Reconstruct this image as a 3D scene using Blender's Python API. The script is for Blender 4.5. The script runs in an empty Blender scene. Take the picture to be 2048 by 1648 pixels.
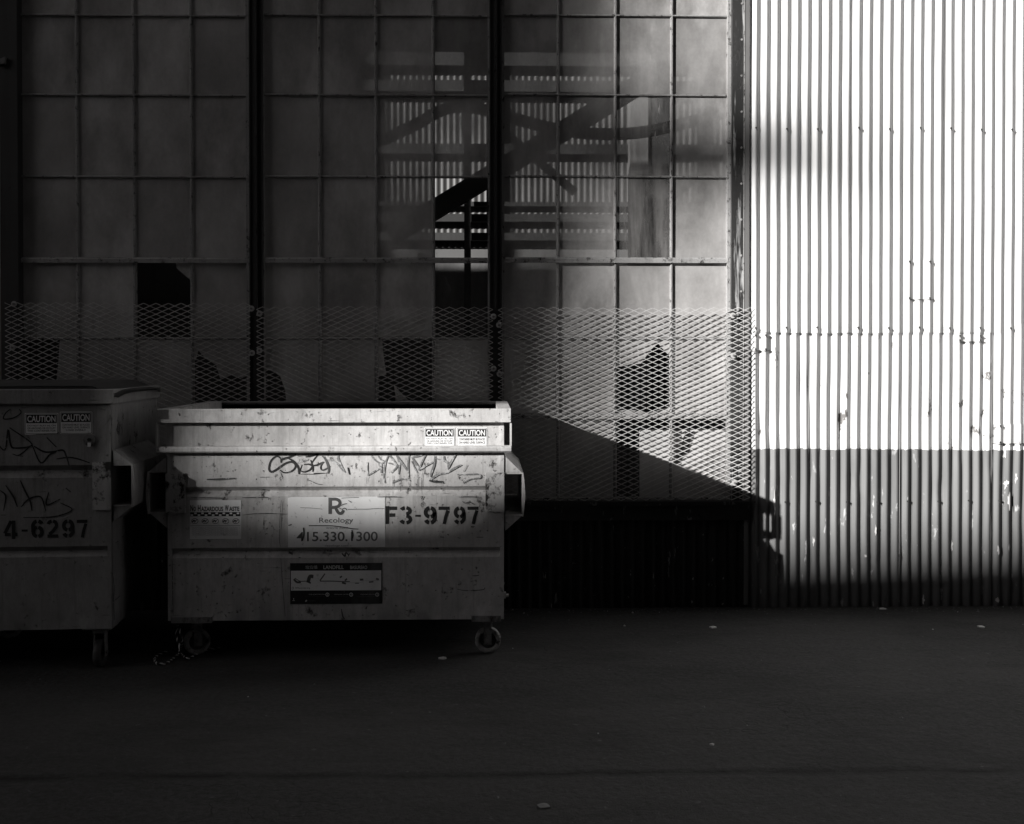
import bpy, math, random
from mathutils import Vector, Matrix
random.seed(7)
R = math.radians
sc = bpy.context.scene
COL = sc.collection

# ------------------------------------------------------------------ camera
FPX = 2200.0                      # focal length in pixels of the 2048 px wide photograph
CAMZ = 1.63
YAW, PITCH = R(-1.3), R(-0.8)
SHY = -73/2048
cam_d = bpy.data.cameras.new('camera'); cam = bpy.data.objects.new('camera', cam_d); COL.objects.link(cam)
cam.location = (0, 0, CAMZ); cam.rotation_euler = (R(90)+PITCH, 0, YAW)
cam_d.sensor_width = 36; cam_d.lens = FPX/2048*36; cam_d.shift_y = SHY
cam_d.clip_start = .05; cam_d.clip_end = 1500
sc.camera = cam
MR = Matrix.Rotation(YAW, 3, 'Z') @ Matrix.Rotation(R(90)+PITCH, 3, 'X')
def ray(px, py):
    return MR @ Vector(((px-1024)/FPX, -(py-751)/FPX, -1.0))
def P(px, py, Y):                 # measured point of the photograph on the vertical plane y = Y
    r = ray(px, py); return Vector((0, 0, CAMZ)) + r*(Y/r.y)
def G(px, py, z=0.0):
    r = ray(px, py); return Vector((0, 0, CAMZ)) + r*((z-CAMZ)/r.z)
WY = 7.2                          # facade plane
def XW(px, py=720, Y=WY): return P(px, py, Y).x
def ZW(py, px=1024, Y=WY): return P(px, py, Y).z

# ------------------------------------------------------------------ materials
class NT:
    def __init__(s, name):
        s.m = bpy.data.materials.new(name); s.m.use_nodes = True
        s.t = s.m.node_tree; s.t.nodes.clear()
        s.out = s.n('ShaderNodeOutputMaterial')
    def n(s, typ, **kw):
        nd = s.t.nodes.new(typ)
        for k, v in kw.items(): setattr(nd, k, v)
        return nd
    def l(s, a, b): s.t.links.new(a, b)
    def val(s, sock, v):
        if hasattr(v, 'links') or isinstance(v, bpy.types.NodeSocket): s.l(v, sock)
        else: sock.default_value = v
    def coord(s, scale=(1, 1, 1), loc=(0, 0, 0), kind='Object'):
        c = s.n('ShaderNodeTexCoord'); mp = s.n('ShaderNodeMapping')
        mp.inputs['Scale'].default_value = scale; mp.inputs['Location'].default_value = loc
        s.l(c.outputs[kind], mp.inputs['Vector']); return mp.outputs[0]
    def noise(s, scale, stretch=(1, 1, 1), detail=4, rough=.55, loc=(0, 0, 0), dist=0):
        nz = s.n('ShaderNodeTexNoise'); nz.inputs['Scale'].default_value = scale
        nz.inputs['Detail'].default_value = detail; nz.inputs['Roughness'].default_value = rough
        nz.inputs['Distortion'].default_value = dist
        s.l(s.coord(stretch, loc), nz.inputs['Vector']); return nz.outputs['Fac']
    def ramp(s, v, a, b, lo=0.0, hi=1.0):
        mr = s.n('ShaderNodeMapRange'); s.val(mr.inputs['Value'], v)
        mr.inputs['From Min'].default_value = a; mr.inputs['From Max'].default_value = b
        mr.inputs['To Min'].default_value = lo; mr.inputs['To Max'].default_value = hi
        mr.clamp = True; return mr.outputs[0]
    def math(s, op, a, b=None, c=None):
        m = s.n('ShaderNodeMath', operation=op); s.val(m.inputs[0], a)
        if b is not None: s.val(m.inputs[1], b)
        if c is not None: s.val(m.inputs[2], c)
        return m.outputs[0]
    def mix(s, f, a, b):
        m = s.n('ShaderNodeMix', data_type='RGBA'); s.val(m.inputs['Factor'], f)
        s.val(m.inputs[6], a); s.val(m.inputs[7], b); return m.outputs[2]
    def pos(s):
        c = s.n('ShaderNodeTexCoord'); x = s.n('ShaderNodeSeparateXYZ'); s.l(c.outputs['Object'], x.inputs[0]); return x.outputs
    def surf(s, col, rough=.6, metal=0.0, bump=None, bd=.002, spec=.4):
        b = s.n('ShaderNodeBsdfPrincipled'); s.val(b.inputs['Base Color'], col)
        s.val(b.inputs['Roughness'], rough); b.inputs['Metallic'].default_value = metal
        b.inputs['Specular IOR Level'].default_value = spec
        if bump is not None:
            bp = s.n('ShaderNodeBump'); bp.inputs['Distance'].default_value = bd; bp.inputs['Strength'].default_value = 1
            s.l(bump, bp.inputs['Height']); s.l(bp.outputs[0], b.inputs['Normal'])
        s.l(b.outputs[0], s.out.inputs[0]); return b
def g(v, w=0.0): return (v*(1+w), v, v*(1-w*.6), 1)

def weathered(name, base, dark=.05, spot=(.62, .68), spot_scale=14, streak=.25, rough=.55, spots=1.0, fine=.5, bd=.0012, light=None, spec=.4, lm=(26, .35, .62, .66), scratch=False, dent=0.0):
    t = NT(name)
    big = t.noise(2.3, detail=3)
    stk = t.noise(9, (1, 1, .06), detail=5, rough=.65)
    col = t.mix(t.ramp(big, .3, .7), g(base*.82, .02), g(base*1.1, .01))
    col = t.mix(t.ramp(stk, .52, .8, 0, streak*2), col, g(base*.35, .02))
    if light:
        col = t.mix(t.ramp(t.noise(lm[0], (1, 1, lm[1]), detail=5, loc=(3, 1, 9)), lm[2], lm[3]), col, g(light))
    sp = t.noise(spot_scale, (1, 1, .8), detail=8, rough=.72, loc=(5, 2, 1))
    sp2 = t.noise(spot_scale*4.2, detail=5, rough=.6, loc=(1, 7, 4))
    msk = t.math('MAXIMUM', t.ramp(sp, spot[0], spot[1]), t.ramp(sp2, spot[0]+.045, spot[1]+.05, 0, fine))
    msk = t.math('MULTIPLY', msk, spots)
    if scratch:
        for (ang, sd) in ((.5, 3), (-.25, 8), (1.3, 5)):
            mp = t.n('ShaderNodeMapping'); mp.inputs['Rotation'].default_value = (0, ang, 0); mp.inputs['Scale'].default_value = (1.2, 1, 26); mp.inputs['Location'].default_value = (sd, sd, sd)
            tc = t.n('ShaderNodeTexCoord'); t.l(tc.outputs['Object'], mp.inputs['Vector'])
            nz = t.n('ShaderNodeTexNoise'); nz.inputs['Scale'].default_value = 4; nz.inputs['Detail'].default_value = 3; t.l(mp.outputs[0], nz.inputs['Vector'])
            gate = t.ramp(t.noise(5, detail=2, loc=(sd, 1, 1)), .56, .66)
            msk = t.math('MAXIMUM', msk, t.math('MULTIPLY', t.math('MULTIPLY', t.ramp(nz.outputs['Fac'], .68, .73), gate), .7))
        col = t.mix(t.ramp(t.noise(17, (1, 1, .5), detail=9, rough=.82, loc=(9, 4, 7)), .42, .7, 0, .65), col, g(base*.45, .03))
        col = t.mix(t.ramp(t.noise(30, (1, 1, .05), detail=4, rough=.7, loc=(2, 4, 3)), .54, .72, 0, .6), col, g(base*.42, .03))
        edge = t.pos()
        col = t.mix(t.math('MULTIPLY', t.ramp(edge[2], .42, .2, 0, .8), t.ramp(t.noise(7, (1, 1, .4), detail=6), .4, .65)), col, g(base*.35))
    col = t.mix(msk, col, g(dark, .08))
    t.surf(col, t.ramp(msk, 0, 1, rough, .9), bump=t.math('SUBTRACT', t.math('ADD', t.noise(5, detail=6), t.math('MULTIPLY', t.noise(1.6, detail=2), dent)), msk), bd=bd, spec=spec)
    return t.m
M = {}
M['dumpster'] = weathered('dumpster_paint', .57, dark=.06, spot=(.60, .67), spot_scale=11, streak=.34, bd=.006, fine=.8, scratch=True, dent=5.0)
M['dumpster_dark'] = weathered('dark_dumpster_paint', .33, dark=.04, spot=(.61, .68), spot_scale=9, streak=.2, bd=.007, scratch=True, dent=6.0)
M['worn_plate'] = weathered('worn_plate', .5, dark=.03, spot=(.5, .56), spot_scale=7, streak=.5, bd=.003)
M['inner'] = weathered('dumpster_inside', .10, dark=.03, spot=(.5, .6), streak=.5)
M['lid'] = weathered('plastic_lid', .055, dark=.02, spot=(.7, .8), rough=.5)
M['caster_metal'] = weathered('caster_metal', .22, dark=.03, spot=(.5, .65))
M['tyre'] = weathered('caster_tread', .34, dark=.04, spot=(.52, .6), spot_scale=22)
M['hub'] = weathered('caster_hub', .06, dark=.02)
M['post'] = weathered('weathered_post', .032, dark=.02, spot=(.57, .7), streak=.5, light=.4, bd=.004, lm=(34, .07, .56, .66))
M['mullion'] = weathered('mullion_paint', .04, dark=.015, streak=.4)
M['bar'] = weathered('glazing_bar_paint', .36, dark=.04, spot=(.55, .64), spot_scale=30, streak=.5, bd=.002)
M['sill'] = weathered('peeling_sill', .022, dark=.01, streak=.3, light=.13, bd=.003)
M['mesh'] = weathered('mesh_steel', .58, dark=.18, spot=(.6, .7), spot_scale=30, streak=.2, rough=.5)
M['washer'] = weathered('washer_steel', .45, dark=.12, spot=(.62, .7), spot_scale=60)
M['trim'] = weathered('grey_trim', .17, dark=.05, streak=.3)
M['brace'] = weathered('brace_steel', .2, dark=.04, streak=.3)
M['girt'] = weathered('girt_steel', .035, dark=.03, streak=.3)
M['column'] = weathered('interior_column', .14, dark=.2, streak=.3)
M['roof'] = weathered('roof_sheet', .25, dark=.1)
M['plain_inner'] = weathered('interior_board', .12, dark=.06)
M['board'] = weathered('white_board', .55, dark=.3, spot=(.7, .8), spot_scale=20, streak=.12)
M['black'] = weathered('black_steel', .02, dark=.01)
M['nail'] = weathered('rusty_nail', .05, dark=.03)
M['concrete'] = weathered('far_concrete', .16, dark=.1)
M['sky_blocker_dark'] = weathered('sky_blocker_dark', .06, dark=.03)  # dark finish of the added sky blockers
M['dark_glass'] = weathered('far_window', .03, dark=.02, rough=.15)
M['paper'] = weathered('paper', .62, dark=.3, streak=.1)

def flat(name, v, rough=.7, wear=None, worn=.4):
    t = NT(name)
    col = g(v)
    if wear:
        a = t.math('MAXIMUM', t.ramp(t.noise(34, detail=6, rough=.7), wear, wear+.06), t.ramp(t.noise(6, (1, 1, .2), detail=4, loc=(2, 2, 2)), .52, .75, 0, .5))
        col = t.mix(a, g(v), g(worn))
    t.surf(col, rough); return t.m
M['ink'] = flat('black_ink', .012, wear=.66, worn=.16)
M['stencil'] = flat('stencil_paint', .012, wear=.7, worn=.10)
M['grey_ink'] = flat('grey_ink', .10, wear=.62, worn=.3)
M['white_ink'] = flat('white_print', .62, wear=.6, worn=.2)
M['sticker'] = flat('sticker_white', .84, wear=.60, worn=.55)
M['graffiti'] = flat('marker_black', .02, wear=.60, worn=.30)
M['graffiti_faint'] = flat('marker_faded', .17, wear=.52, worn=.46)
M['drip'] = flat('drip_dark', .07, wear=.56, worn=.4)
M['rope_light'] = flat('rope_light', .85); M['rope_dark'] = flat('rope_dark', .02)
M['leaf'] = flat('leaf', .16)

# painted corrugated sheet: white above, dark grey band below, wear between
Z_PAINT = ZW(897, 1510)
def corrugated_paint():
    t = NT('corrugated_paint'); x, y, z = t.pos()
    wob = t.noise(3.5, (1, 1, .01), detail=5, rough=.7)
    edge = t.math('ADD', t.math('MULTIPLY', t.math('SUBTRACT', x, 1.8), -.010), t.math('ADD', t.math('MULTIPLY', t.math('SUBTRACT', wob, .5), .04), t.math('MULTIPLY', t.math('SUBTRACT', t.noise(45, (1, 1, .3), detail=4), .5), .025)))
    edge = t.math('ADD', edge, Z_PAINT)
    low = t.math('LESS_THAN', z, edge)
    white = t.mix(t.ramp(t.noise(1.3, detail=3), .3, .7), g(.66), g(.73))
    # scuffs and rust marks on the white, mostly its lower third
    zone = t.ramp(z, 2.0, 1.55, .0, 1.0)
    sc1 = t.ramp(t.noise(8, (1, 1, .55), detail=7, rough=.68, loc=(2, 0, 3)), .605, .63)
    white = t.mix(t.math('MULTIPLY', sc1, zone), white, g(.13, .05))
    white = t.mix(t.ramp(t.noise(55, detail=3, loc=(4, 4, 1)), .73, .75), white, g(.1))
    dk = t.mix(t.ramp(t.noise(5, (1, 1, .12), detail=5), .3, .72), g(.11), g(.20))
    fl = t.ramp(t.noise(16, (1, 1, .33), detail=6, rough=.62, loc=(0, 3, 8)), .62, .66)
    fl2 = t.ramp(t.noise(5.5, (1, 1, .4), detail=7, rough=.7, loc=(7, 3, 2)), .665, .69)
    fzone = t.ramp(z, 1.15, .7, .25, 1.0)
    dk = t.mix(t.ramp(t.noise(2.2, (1, 1, .3), detail=6, rough=.7, loc=(3, 9, 1)), .5, .75, 0, .6), dk, g(.05))
    dk = t.mix(t.math('MULTIPLY', t.math('MAXIMUM', fl, fl2), fzone), dk, g(.42))
    dirt = t.ramp(z, .18, 0, 0, .75)
    dk = t.mix(t.math('MULTIPLY', dirt, t.noise(12)), dk, g(.03))
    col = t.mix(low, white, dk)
    t.surf(col, t.ramp(low, 0, 1, .5, .42), bump=t.noise(9, (1, 1, .25), detail=5), bd=.0015, spec=.3); return t.m
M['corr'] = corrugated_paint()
def corrugated_black():
    t = NT('corrugated_dark_paint')
    dk = t.mix(t.ramp(t.noise(5, (1, 1, .12), detail=5), .3, .72), g(.018), g(.035))
    fl = t.ramp(t.noise(13, (1, 1, .22), detail=6, rough=.6, loc=(0, 3, 8)), .655, .68)
    fl2 = t.ramp(t.noise(30, (1, 1, .6), detail=3, rough=.6, loc=(9, 3, 8)), .70, .72)
    dk = t.mix(t.math('MAXIMUM', fl, fl2), dk, g(.36))
    t.surf(dk, .6, bump=t.noise(9, (1, 1, .25), detail=5), bd=.0015, spec=.2); return t.m
M['corr_dark'] = corrugated_black()
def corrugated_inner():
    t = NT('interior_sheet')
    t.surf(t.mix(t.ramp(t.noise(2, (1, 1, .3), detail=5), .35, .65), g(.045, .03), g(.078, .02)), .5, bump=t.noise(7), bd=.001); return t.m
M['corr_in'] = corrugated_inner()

def glass(name, fac, alb, streaks=.2, spotty=.0, trans=.25):
    t = NT(name)
    n1 = t.noise(1.7, detail=5, rough=.6); n2 = t.noise(7, (1, 1, .12), detail=5, rough=.65, loc=(3, 3, 3))
    n3 = t.noise(60, detail=3, loc=(6, 3, 3))
    f = t.math('ADD', t.ramp(n1, .3, .7, fac-.13, fac+.13), t.ramp(n2, .35, .75, -streaks*.5, streaks))
    f = t.math('ADD', f, t.ramp(n3, .3, .7, -.02, .03))
    isl = t.n('ShaderNodeNewGeometry').outputs['Random Per Island']
    f = t.math('ADD', f, t.ramp(isl, 0, 1, -.09, .07))
    wipe = t.noise(2.6, (1, 1, .45), detail=3, loc=(8, 2, 6), dist=1.2)
    f = t.math('ADD', f, t.ramp(wipe, .5, .56, -.04, .05))
    drops = t.ramp(t.noise(34, (1, 1, .16), detail=3, loc=(1, 8, 2)), .71, .73, 0, .8)
    f = t.math('MAXIMUM', f, drops)
    cl = t.n('ShaderNodeClamp'); t.l(f, cl.inputs[0]); cl.inputs[1].default_value = .04; cl.inputs[2].default_value = .985
    d = t.n('ShaderNodeBsdfDiffuse'); t.l(t.mix(t.math('MULTIPLY', t.ramp(t.noise(3.2, (1, 1, .6), detail=7, rough=.7, loc=(4, 6, 2)), .36, .62), t.ramp(t.math('FRACT', t.math('MULTIPLY', isl, 7.3)), 0, 1, .45, 1)), g(alb*.62, .03), g(alb*1.25, .02)), d.inputs[0])
    tl = t.n('ShaderNodeBsdfTranslucent'); tl.inputs[0].default_value = g(alb)
    ms = t.n('ShaderNodeMixShader'); ms.inputs[0].default_value = trans; t.l(d.outputs[0], ms.inputs[1]); t.l(tl.outputs[0], ms.inputs[2])
    tr = t.n('ShaderNodeBsdfTransparent'); tr.inputs[0].default_value = g(.93)
    m2 = t.n('ShaderNodeMixShader'); t.l(cl.outputs[0], m2.inputs[0]); t.l(tr.outputs[0], m2.inputs[1]); t.l(ms.outputs[0], m2.inputs[2])
    gl = t.n('ShaderNodeBsdfGlossy'); gl.inputs['Roughness'].default_value = .06; gl.inputs[0].default_value = g(.8)
    fr = t.n('ShaderNodeFresnel'); fr.inputs[0].default_value = 1.45
    m3 = t.n('ShaderNodeMixShader'); t.l(fr.outputs[0], m3.inputs[0]); t.l(m2.outputs[0], m3.inputs[1]); t.l(gl.outputs[0], m3.inputs[2])
    bp = t.n('ShaderNodeBump'); bp.inputs['Distance'].default_value = .004; t.l(t.noise(3.5, detail=3), bp.inputs['Height'])
    t.l(bp.outputs[0], gl.inputs['Normal'])
    t.l(m3.outputs[0], t.out.inputs[0]); return t.m
M['g_clear'] = glass('clear_dusty_glass', .42, .6, .55)
M['g_semi'] = glass('dusty_glass', .70, .64, .14)
M['g_dirty'] = glass('dirty_glass', .84, .62, .10)
M['g_frost'] = glass('frosted_glass', .90, .68, .05)
M['g_dark'] = glass('dark_stained_glass', .30, .14, .35)
GM = ['g_clear', 'g_semi', 'g_dirty', 'g_frost', 'g_dark']

def asphalt():
    t = NT('asphalt'); x, y, z = t.pos()
    big = t.noise(.55, (.5, 1.4, 1), detail=5, rough=.6)
    fine = t.noise(160, detail=3)
    grit = t.noise(420, detail=2, loc=(4, 4, 4))
    col = t.mix(t.ramp(big, .3, .7), g(.016), g(.085, .05))
    col = t.mix(t.ramp(t.noise(4.5, (.6, 1.6, 1), detail=6, rough=.7, loc=(9, 1, 0)), .35, .75, 0, .6), col, g(.03))
    col = t.mix(t.ramp(fine, .35, .75, 0, .5), col, g(.075))
    col = t.mix(t.ramp(grit, .66, .76, 0, .5), col, g(.2))
    col = t.mix(t.ramp(t.noise(38, (1, 1, 1), detail=8, rough=.75, loc=(2, 5, 1)), .43, .58, 0, .6), col, g(.085))
    col = t.mix(t.ramp(t.noise(1.3, (.7, 1.2, 1), detail=9, rough=.72, loc=(7, 5, 1)), .48, .66, 0, .45), col, g(.018))
    col = t.mix(t.ramp(t.noise(24, (1, 1, 1), detail=3, rough=.5, loc=(1, 1, 8)), .70, .72, 0, .7), col, g(.13))
    # seam between two paving strips
    wob = t.math('MULTIPLY', t.math('SUBTRACT', t.noise(1.1, detail=8, rough=.65), .5), .16)
    d = t.math('ABSOLUTE', t.math('SUBTRACT', t.math('ADD', y, wob), 4.30))
    seam = t.math('MULTIPLY', t.ramp(d, .002, .05, .8, 0), t.ramp(t.noise(3, loc=(3, 3, 3)), .35, .6, .35, 1))
    # fine cracking
    vo = t.n('ShaderNodeTexVoronoi', feature='DISTANCE_TO_EDGE'); vo.inputs['Scale'].default_value = 2.1
    nc = t.n('ShaderNodeTexNoise'); nc.inputs['Scale'].default_value = 5
    mv = t.n('ShaderNodeVectorMath', operation='ADD'); sv = t.n('ShaderNodeVectorMath', operation='SCALE'); sv.inputs['Scale'].default_value = .35
    t.l(t.coord(), nc.inputs['Vector']); t.l(nc.outputs['Color'], sv.inputs[0]); t.l(t.coord((.6, 1.3, 1)), mv.inputs[0]); t.l(sv.outputs[0], mv.inputs[1]); t.l(mv.outputs[0], vo.inputs['Vector'])
    crack = t.math('MULTIPLY', t.ramp(vo.outputs['Distance'], .002, .012, 1, 0), t.ramp(t.noise(.9, loc=(1, 1, 5)), .54, .66, 0, .3))
    dk = t.math('MAXIMUM', seam, crack)
    col = t.mix(dk, col, g(.012))
    h = t.math('SUBTRACT', t.math('ADD', t.math('MULTIPLY', fine, .8), t.math('ADD', t.math('MULTIPLY', grit, .5), t.math('MULTIPLY', t.noise(14, detail=8, rough=.7), 4.5))), t.math('MULTIPLY', dk, 3.0))
    t.surf(col, .82, bump=h, bd=.006, spec=.25); return t.m
M['asphalt'] = asphalt()

# ------------------------------------------------------------------ mesh helpers
class MB:
    def __init__(s): s.v = []; s.f = []; s.mi = []; s.smooth = []
    def face(s, pts, mi=0, sm=False):
        i = len(s.v); s.v += [tuple(p) for p in pts]; s.f.append(tuple(range(i, i+len(pts)))); s.mi.append(mi); s.smooth.append(sm)
    def quadgrid(s, rows, mi=0, sm=True):
        i = len(s.v); n = len(rows[0])
        for r in rows: s.v += [tuple(p) for p in r]
        for a in range(len(rows)-1):
            for b in range(n-1):
                k = i+a*n+b; s.f.append((k, k+1, k+n+1, k+n)); s.mi.append(mi); s.smooth.append(sm)
    def box(s, x0, x1, y0, y1, z0, z1, mi=0, m=None):
        c = [Vector((x, y, z)) for z in (z0, z1) for y in (y0, y1) for x in (x0, x1)]
        if m is not None: c = [m @ p for p in c]
        i = len(s.v); s.v += [tuple(p) for p in c]
        for q in ((0, 2, 3, 1), (4, 5, 7, 6), (0, 1, 5, 4), (2, 6, 7, 3), (0, 4, 6, 2), (1, 3, 7, 5)):
            s.f.append(tuple(i+k for k in q)); s.mi.append(mi); s.smooth.append(False)
    def cbox(s, x0, x1, y0, y1, z0, z1, b=.004, mi=0):      # box with chamfered edges along x and z on the front
        s.prism([(x0+b, y0), (x1-b, y0), (x1, y0+b), (x1, y1), (x0, y1), (x0, y0+b)], z0, z1, 'z', mi)
    def prism(s, poly, a, b, axis='y', mi=0):
        def mk(p, t):
            if axis == 'y': return (p[0], t, p[1])
            if axis == 'z': return (p[0], p[1], t)
            return (t, p[0], p[1])
        A = [mk(p, a) for p in poly]; B = [mk(p, b) for p in poly]
        s.face(A, mi); s.face(B[::-1], mi); n = len(poly)
        for k in range(n):
            s.face([A[k], B[k], B[(k+1) % n], A[(k+1) % n]], mi)
    def beam(s, a, b, w, h, mi=0):
        a, b = Vector(a), Vector(b); d = (b-a).normalized(); u = d.cross(Vector((0, 1, 0)))
        if u.length < .1: u = Vector((1, 0, 0))
        u.normalize(); v = d.cross(u)
        ca = [a+u*w/2*i+v*h/2*j for i, j in ((-1, -1), (1, -1), (1, 1), (-1, 1))]; cb = [p+(b-a) for p in ca]
        s.face(ca, mi); s.face(cb[::-1], mi)
        for k in range(4): s.face([ca[k], cb[k], cb[(k+1) % 4], ca[(k+1) % 4]], mi)
    def tube(s, pts, r, n=8, mi=None, mif=None):
        pts = [Vector(p) for p in pts]; rows = []; up = Vector((0, 0, 1))
        for i, p in enumerate(pts):
            d = (pts[min(i+1, len(pts)-1)]-pts[max(i-1, 0)]).normalized()
            u = d.cross(up)
            if u.length < .1: u = d.cross(Vector((0, 1, 0)))
            u.normalize(); v = d.cross(u)
            rows.append([p+u*r*math.cos(2*math.pi*k/n)+v*r*math.sin(2*math.pi*k/n) for k in range(n+1)])
        for i in range(len(rows)-1):
            s.quadgrid(rows[i:i+2], (mif(i) if mif else (mi or 0)))
    def cyl(s, c, r, h, axis='y', n=24, mi=0, r2=None, bev=0):
        c = Vector(c); ax = {'x': Vector((1, 0, 0)), 'y': Vector((0, 1, 0)), 'z': Vector((0, 0, 1))}[axis] if isinstance(axis, str) else axis
        u = ax.orthogonal().normalized(); v = ax.cross(u)
        r2 = r if r2 is None else r2
        prof = [(-h/2, r-bev), (-h/2+bev, r), (h/2-bev, r2), (h/2, r2-bev)] if bev else [(-h/2, r), (h/2, r2)]
        rings = [[c+ax*t+(u*math.cos(2*math.pi*k/n)+v*math.sin(2*math.pi*k/n))*q for k in range(n+1)] for t, q in prof]
        s.quadgrid(rings, mi)
        s.face(rings[0][:-1][::-1], mi); s.face(rings[-1][:-1], mi)
    def ribbon(s, pts, w, y, mi=0, wf=None):                # flat stroke on the plane y, pts are (x, z)
        n = len(pts); L = []; Q = []
        for i in range(n):
            a = Vector(pts[max(i-1, 0)]); b = Vector(pts[min(i+1, n-1)]); d = (b-a)
            if d.length == 0: d = Vector((1, 0))
            d.normalize(); nn = Vector((-d.y, d.x)); ww = w*(wf(i/(n-1)) if wf else 1)/2
            p = Vector(pts[i]); L.append(p+nn*ww); Q.append(p-nn*ww)
        for i in range(n-1):
            q = [L[i], L[i+1], Q[i+1], Q[i]]
            s.face([(p.x, y, p.y) for p in q], mi)
    def build(s, name, mats, parent=None, smooth=None):
        me = bpy.data.meshes.new(name); me.from_pydata(s.v, [], s.f)
        for m in (mats if isinstance(mats, (list, tuple)) else [mats]): me.materials.append(M[m])
        me.polygons.foreach_set('material_index', s.mi); me.polygons.foreach_set('use_smooth', s.smooth)
        me.update(); o = bpy.data.objects.new(name, me); COL.objects.link(o)
        if parent: o.parent = parent
        return o
def tag(o, label=None, cat=None, group=None, kind=None):
    for k, v in (('label', label), ('category', cat), ('group', group), ('kind', kind)):
        if v: o[k] = v
    return o
def empty(name, loc, label, cat, rz=0, group=None):
    o = bpy.data.objects.new(name, None); o.location = loc; o.rotation_euler = (0, 0, rz); o.empty_display_size = .1
    COL.objects.link(o); return tag(o, label, cat, group)
def smooth_path(pts, n=8):
    out = []; p = [Vector(q) for q in pts]; p = [p[0]*2-p[1]]+p+[p[-1]*2-p[-2]]
    for i in range(1, len(p)-2):
        for k in range(n):
            t = k/n; a, b, c, d = p[i-1:i+3]
            out.append(.5*((2*b)+(c-a)*t+(2*a-5*b+4*c-d)*t*t+(3*b-a-3*c+d)*t**3))
    out.append(p[-2]); return out
_txt = {}
def text_geo(st, off=0.0):
    if (st, off) in _txt: return _txt[(st, off)]
    cu = bpy.data.curves.new('lettering', 'FONT'); cu.body = st; cu.offset = off; cu.resolution_u = 4; cu.fill_mode = 'FRONT'
    o = bpy.data.objects.new('lettering', cu); COL.objects.link(o); bpy.context.view_layer.update()
    me = bpy.data.meshes.new_from_object(o.evaluated_get(bpy.context.evaluated_depsgraph_get()))
    v = [(q.co.x, q.co.y) for q in me.vertices]; f = [tuple(p.vertices) for p in me.polygons]
    bpy.data.objects.remove(o); bpy.data.curves.remove(cu); bpy.data.meshes.remove(me)
    _txt[(st, off)] = (v, f); return v, f
def text(mb, st, x0, x1, z0, z1, y, mi=0, off=0.0):
    v, f = text_geo(st, off)
    if not v: return
    a0, a1 = min(p[0] for p in v), max(p[0] for p in v); b0, b1 = min(p[1] for p in v), max(p[1] for p in v)
    i = len(mb.v)
    mb.v += [(x0+(p[0]-a0)/(a1-a0)*(x1-x0), y, z0+(p[1]-b0)/(b1-b0)*(z1-z0)) for p in v]
    for q in f: mb.f.append(tuple(i+k for k in q)); mb.mi.append(mi); mb.smooth.append(False)

# ------------------------------------------------------------------ sun
cf = P(1020, 816, 5.98); sh = P(1541, 1000, WY)
SUN = (sh-cf).normalized()                       # direction the light travels
Hh = Vector((SUN.x, SUN.y, 0)).normalized(); TANE = -SUN.z/math.hypot(SUN.x, SUN.y)
ld = bpy.data.lights.new('sun', 'SUN'); lo = bpy.data.objects.new('sun', ld); COL.objects.link(lo)
lo.location = (-20, -14, 12); lo.rotation_euler = SUN.to_track_quat('-Z', 'Y').to_euler()
ld.energy = 5.0; ld.angle = R(.53); ld.color = (1, .985, .965)
w = bpy.data.worlds.new('World'); sc.world = w; w.use_nodes = True; nt = w.node_tree
bg = nt.nodes['Background']; sky = nt.nodes.new('ShaderNodeTexSky'); sky.sky_type = 'NISHITA'; sky.sun_disc = False
sky.sun_elevation = math.atan(TANE); sky.sun_rotation = math.atan2(-SUN.x, -SUN.y) % (2*math.pi)
bw = nt.nodes.new('ShaderNodeRGBToBW'); cm = nt.nodes.new('ShaderNodeCombineColor')
nt.links.new(sky.outputs[0], bw.inputs[0])
ml = nt.nodes.new('ShaderNodeMath'); ml.operation = 'MULTIPLY'; ml.inputs[1].default_value = .96
nt.links.new(bw.outputs[0], cm.inputs[0]); nt.links.new(bw.outputs[0], ml.inputs[0]); nt.links.new(ml.outputs[0], cm.inputs[1]); nt.links.new(ml.outputs[0], cm.inputs[2])
nt.links.new(cm.outputs[0], bg.inputs[0]); bg.inputs[1].default_value = .05

# ------------------------------------------------------------------ ground
mb = MB(); mb.face([(-300, -300, 0), (300, -300, 0), (300, 300, 0), (-300, 300, 0)])
tag(mb.build('ground', 'asphalt'), kind='structure')

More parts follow.
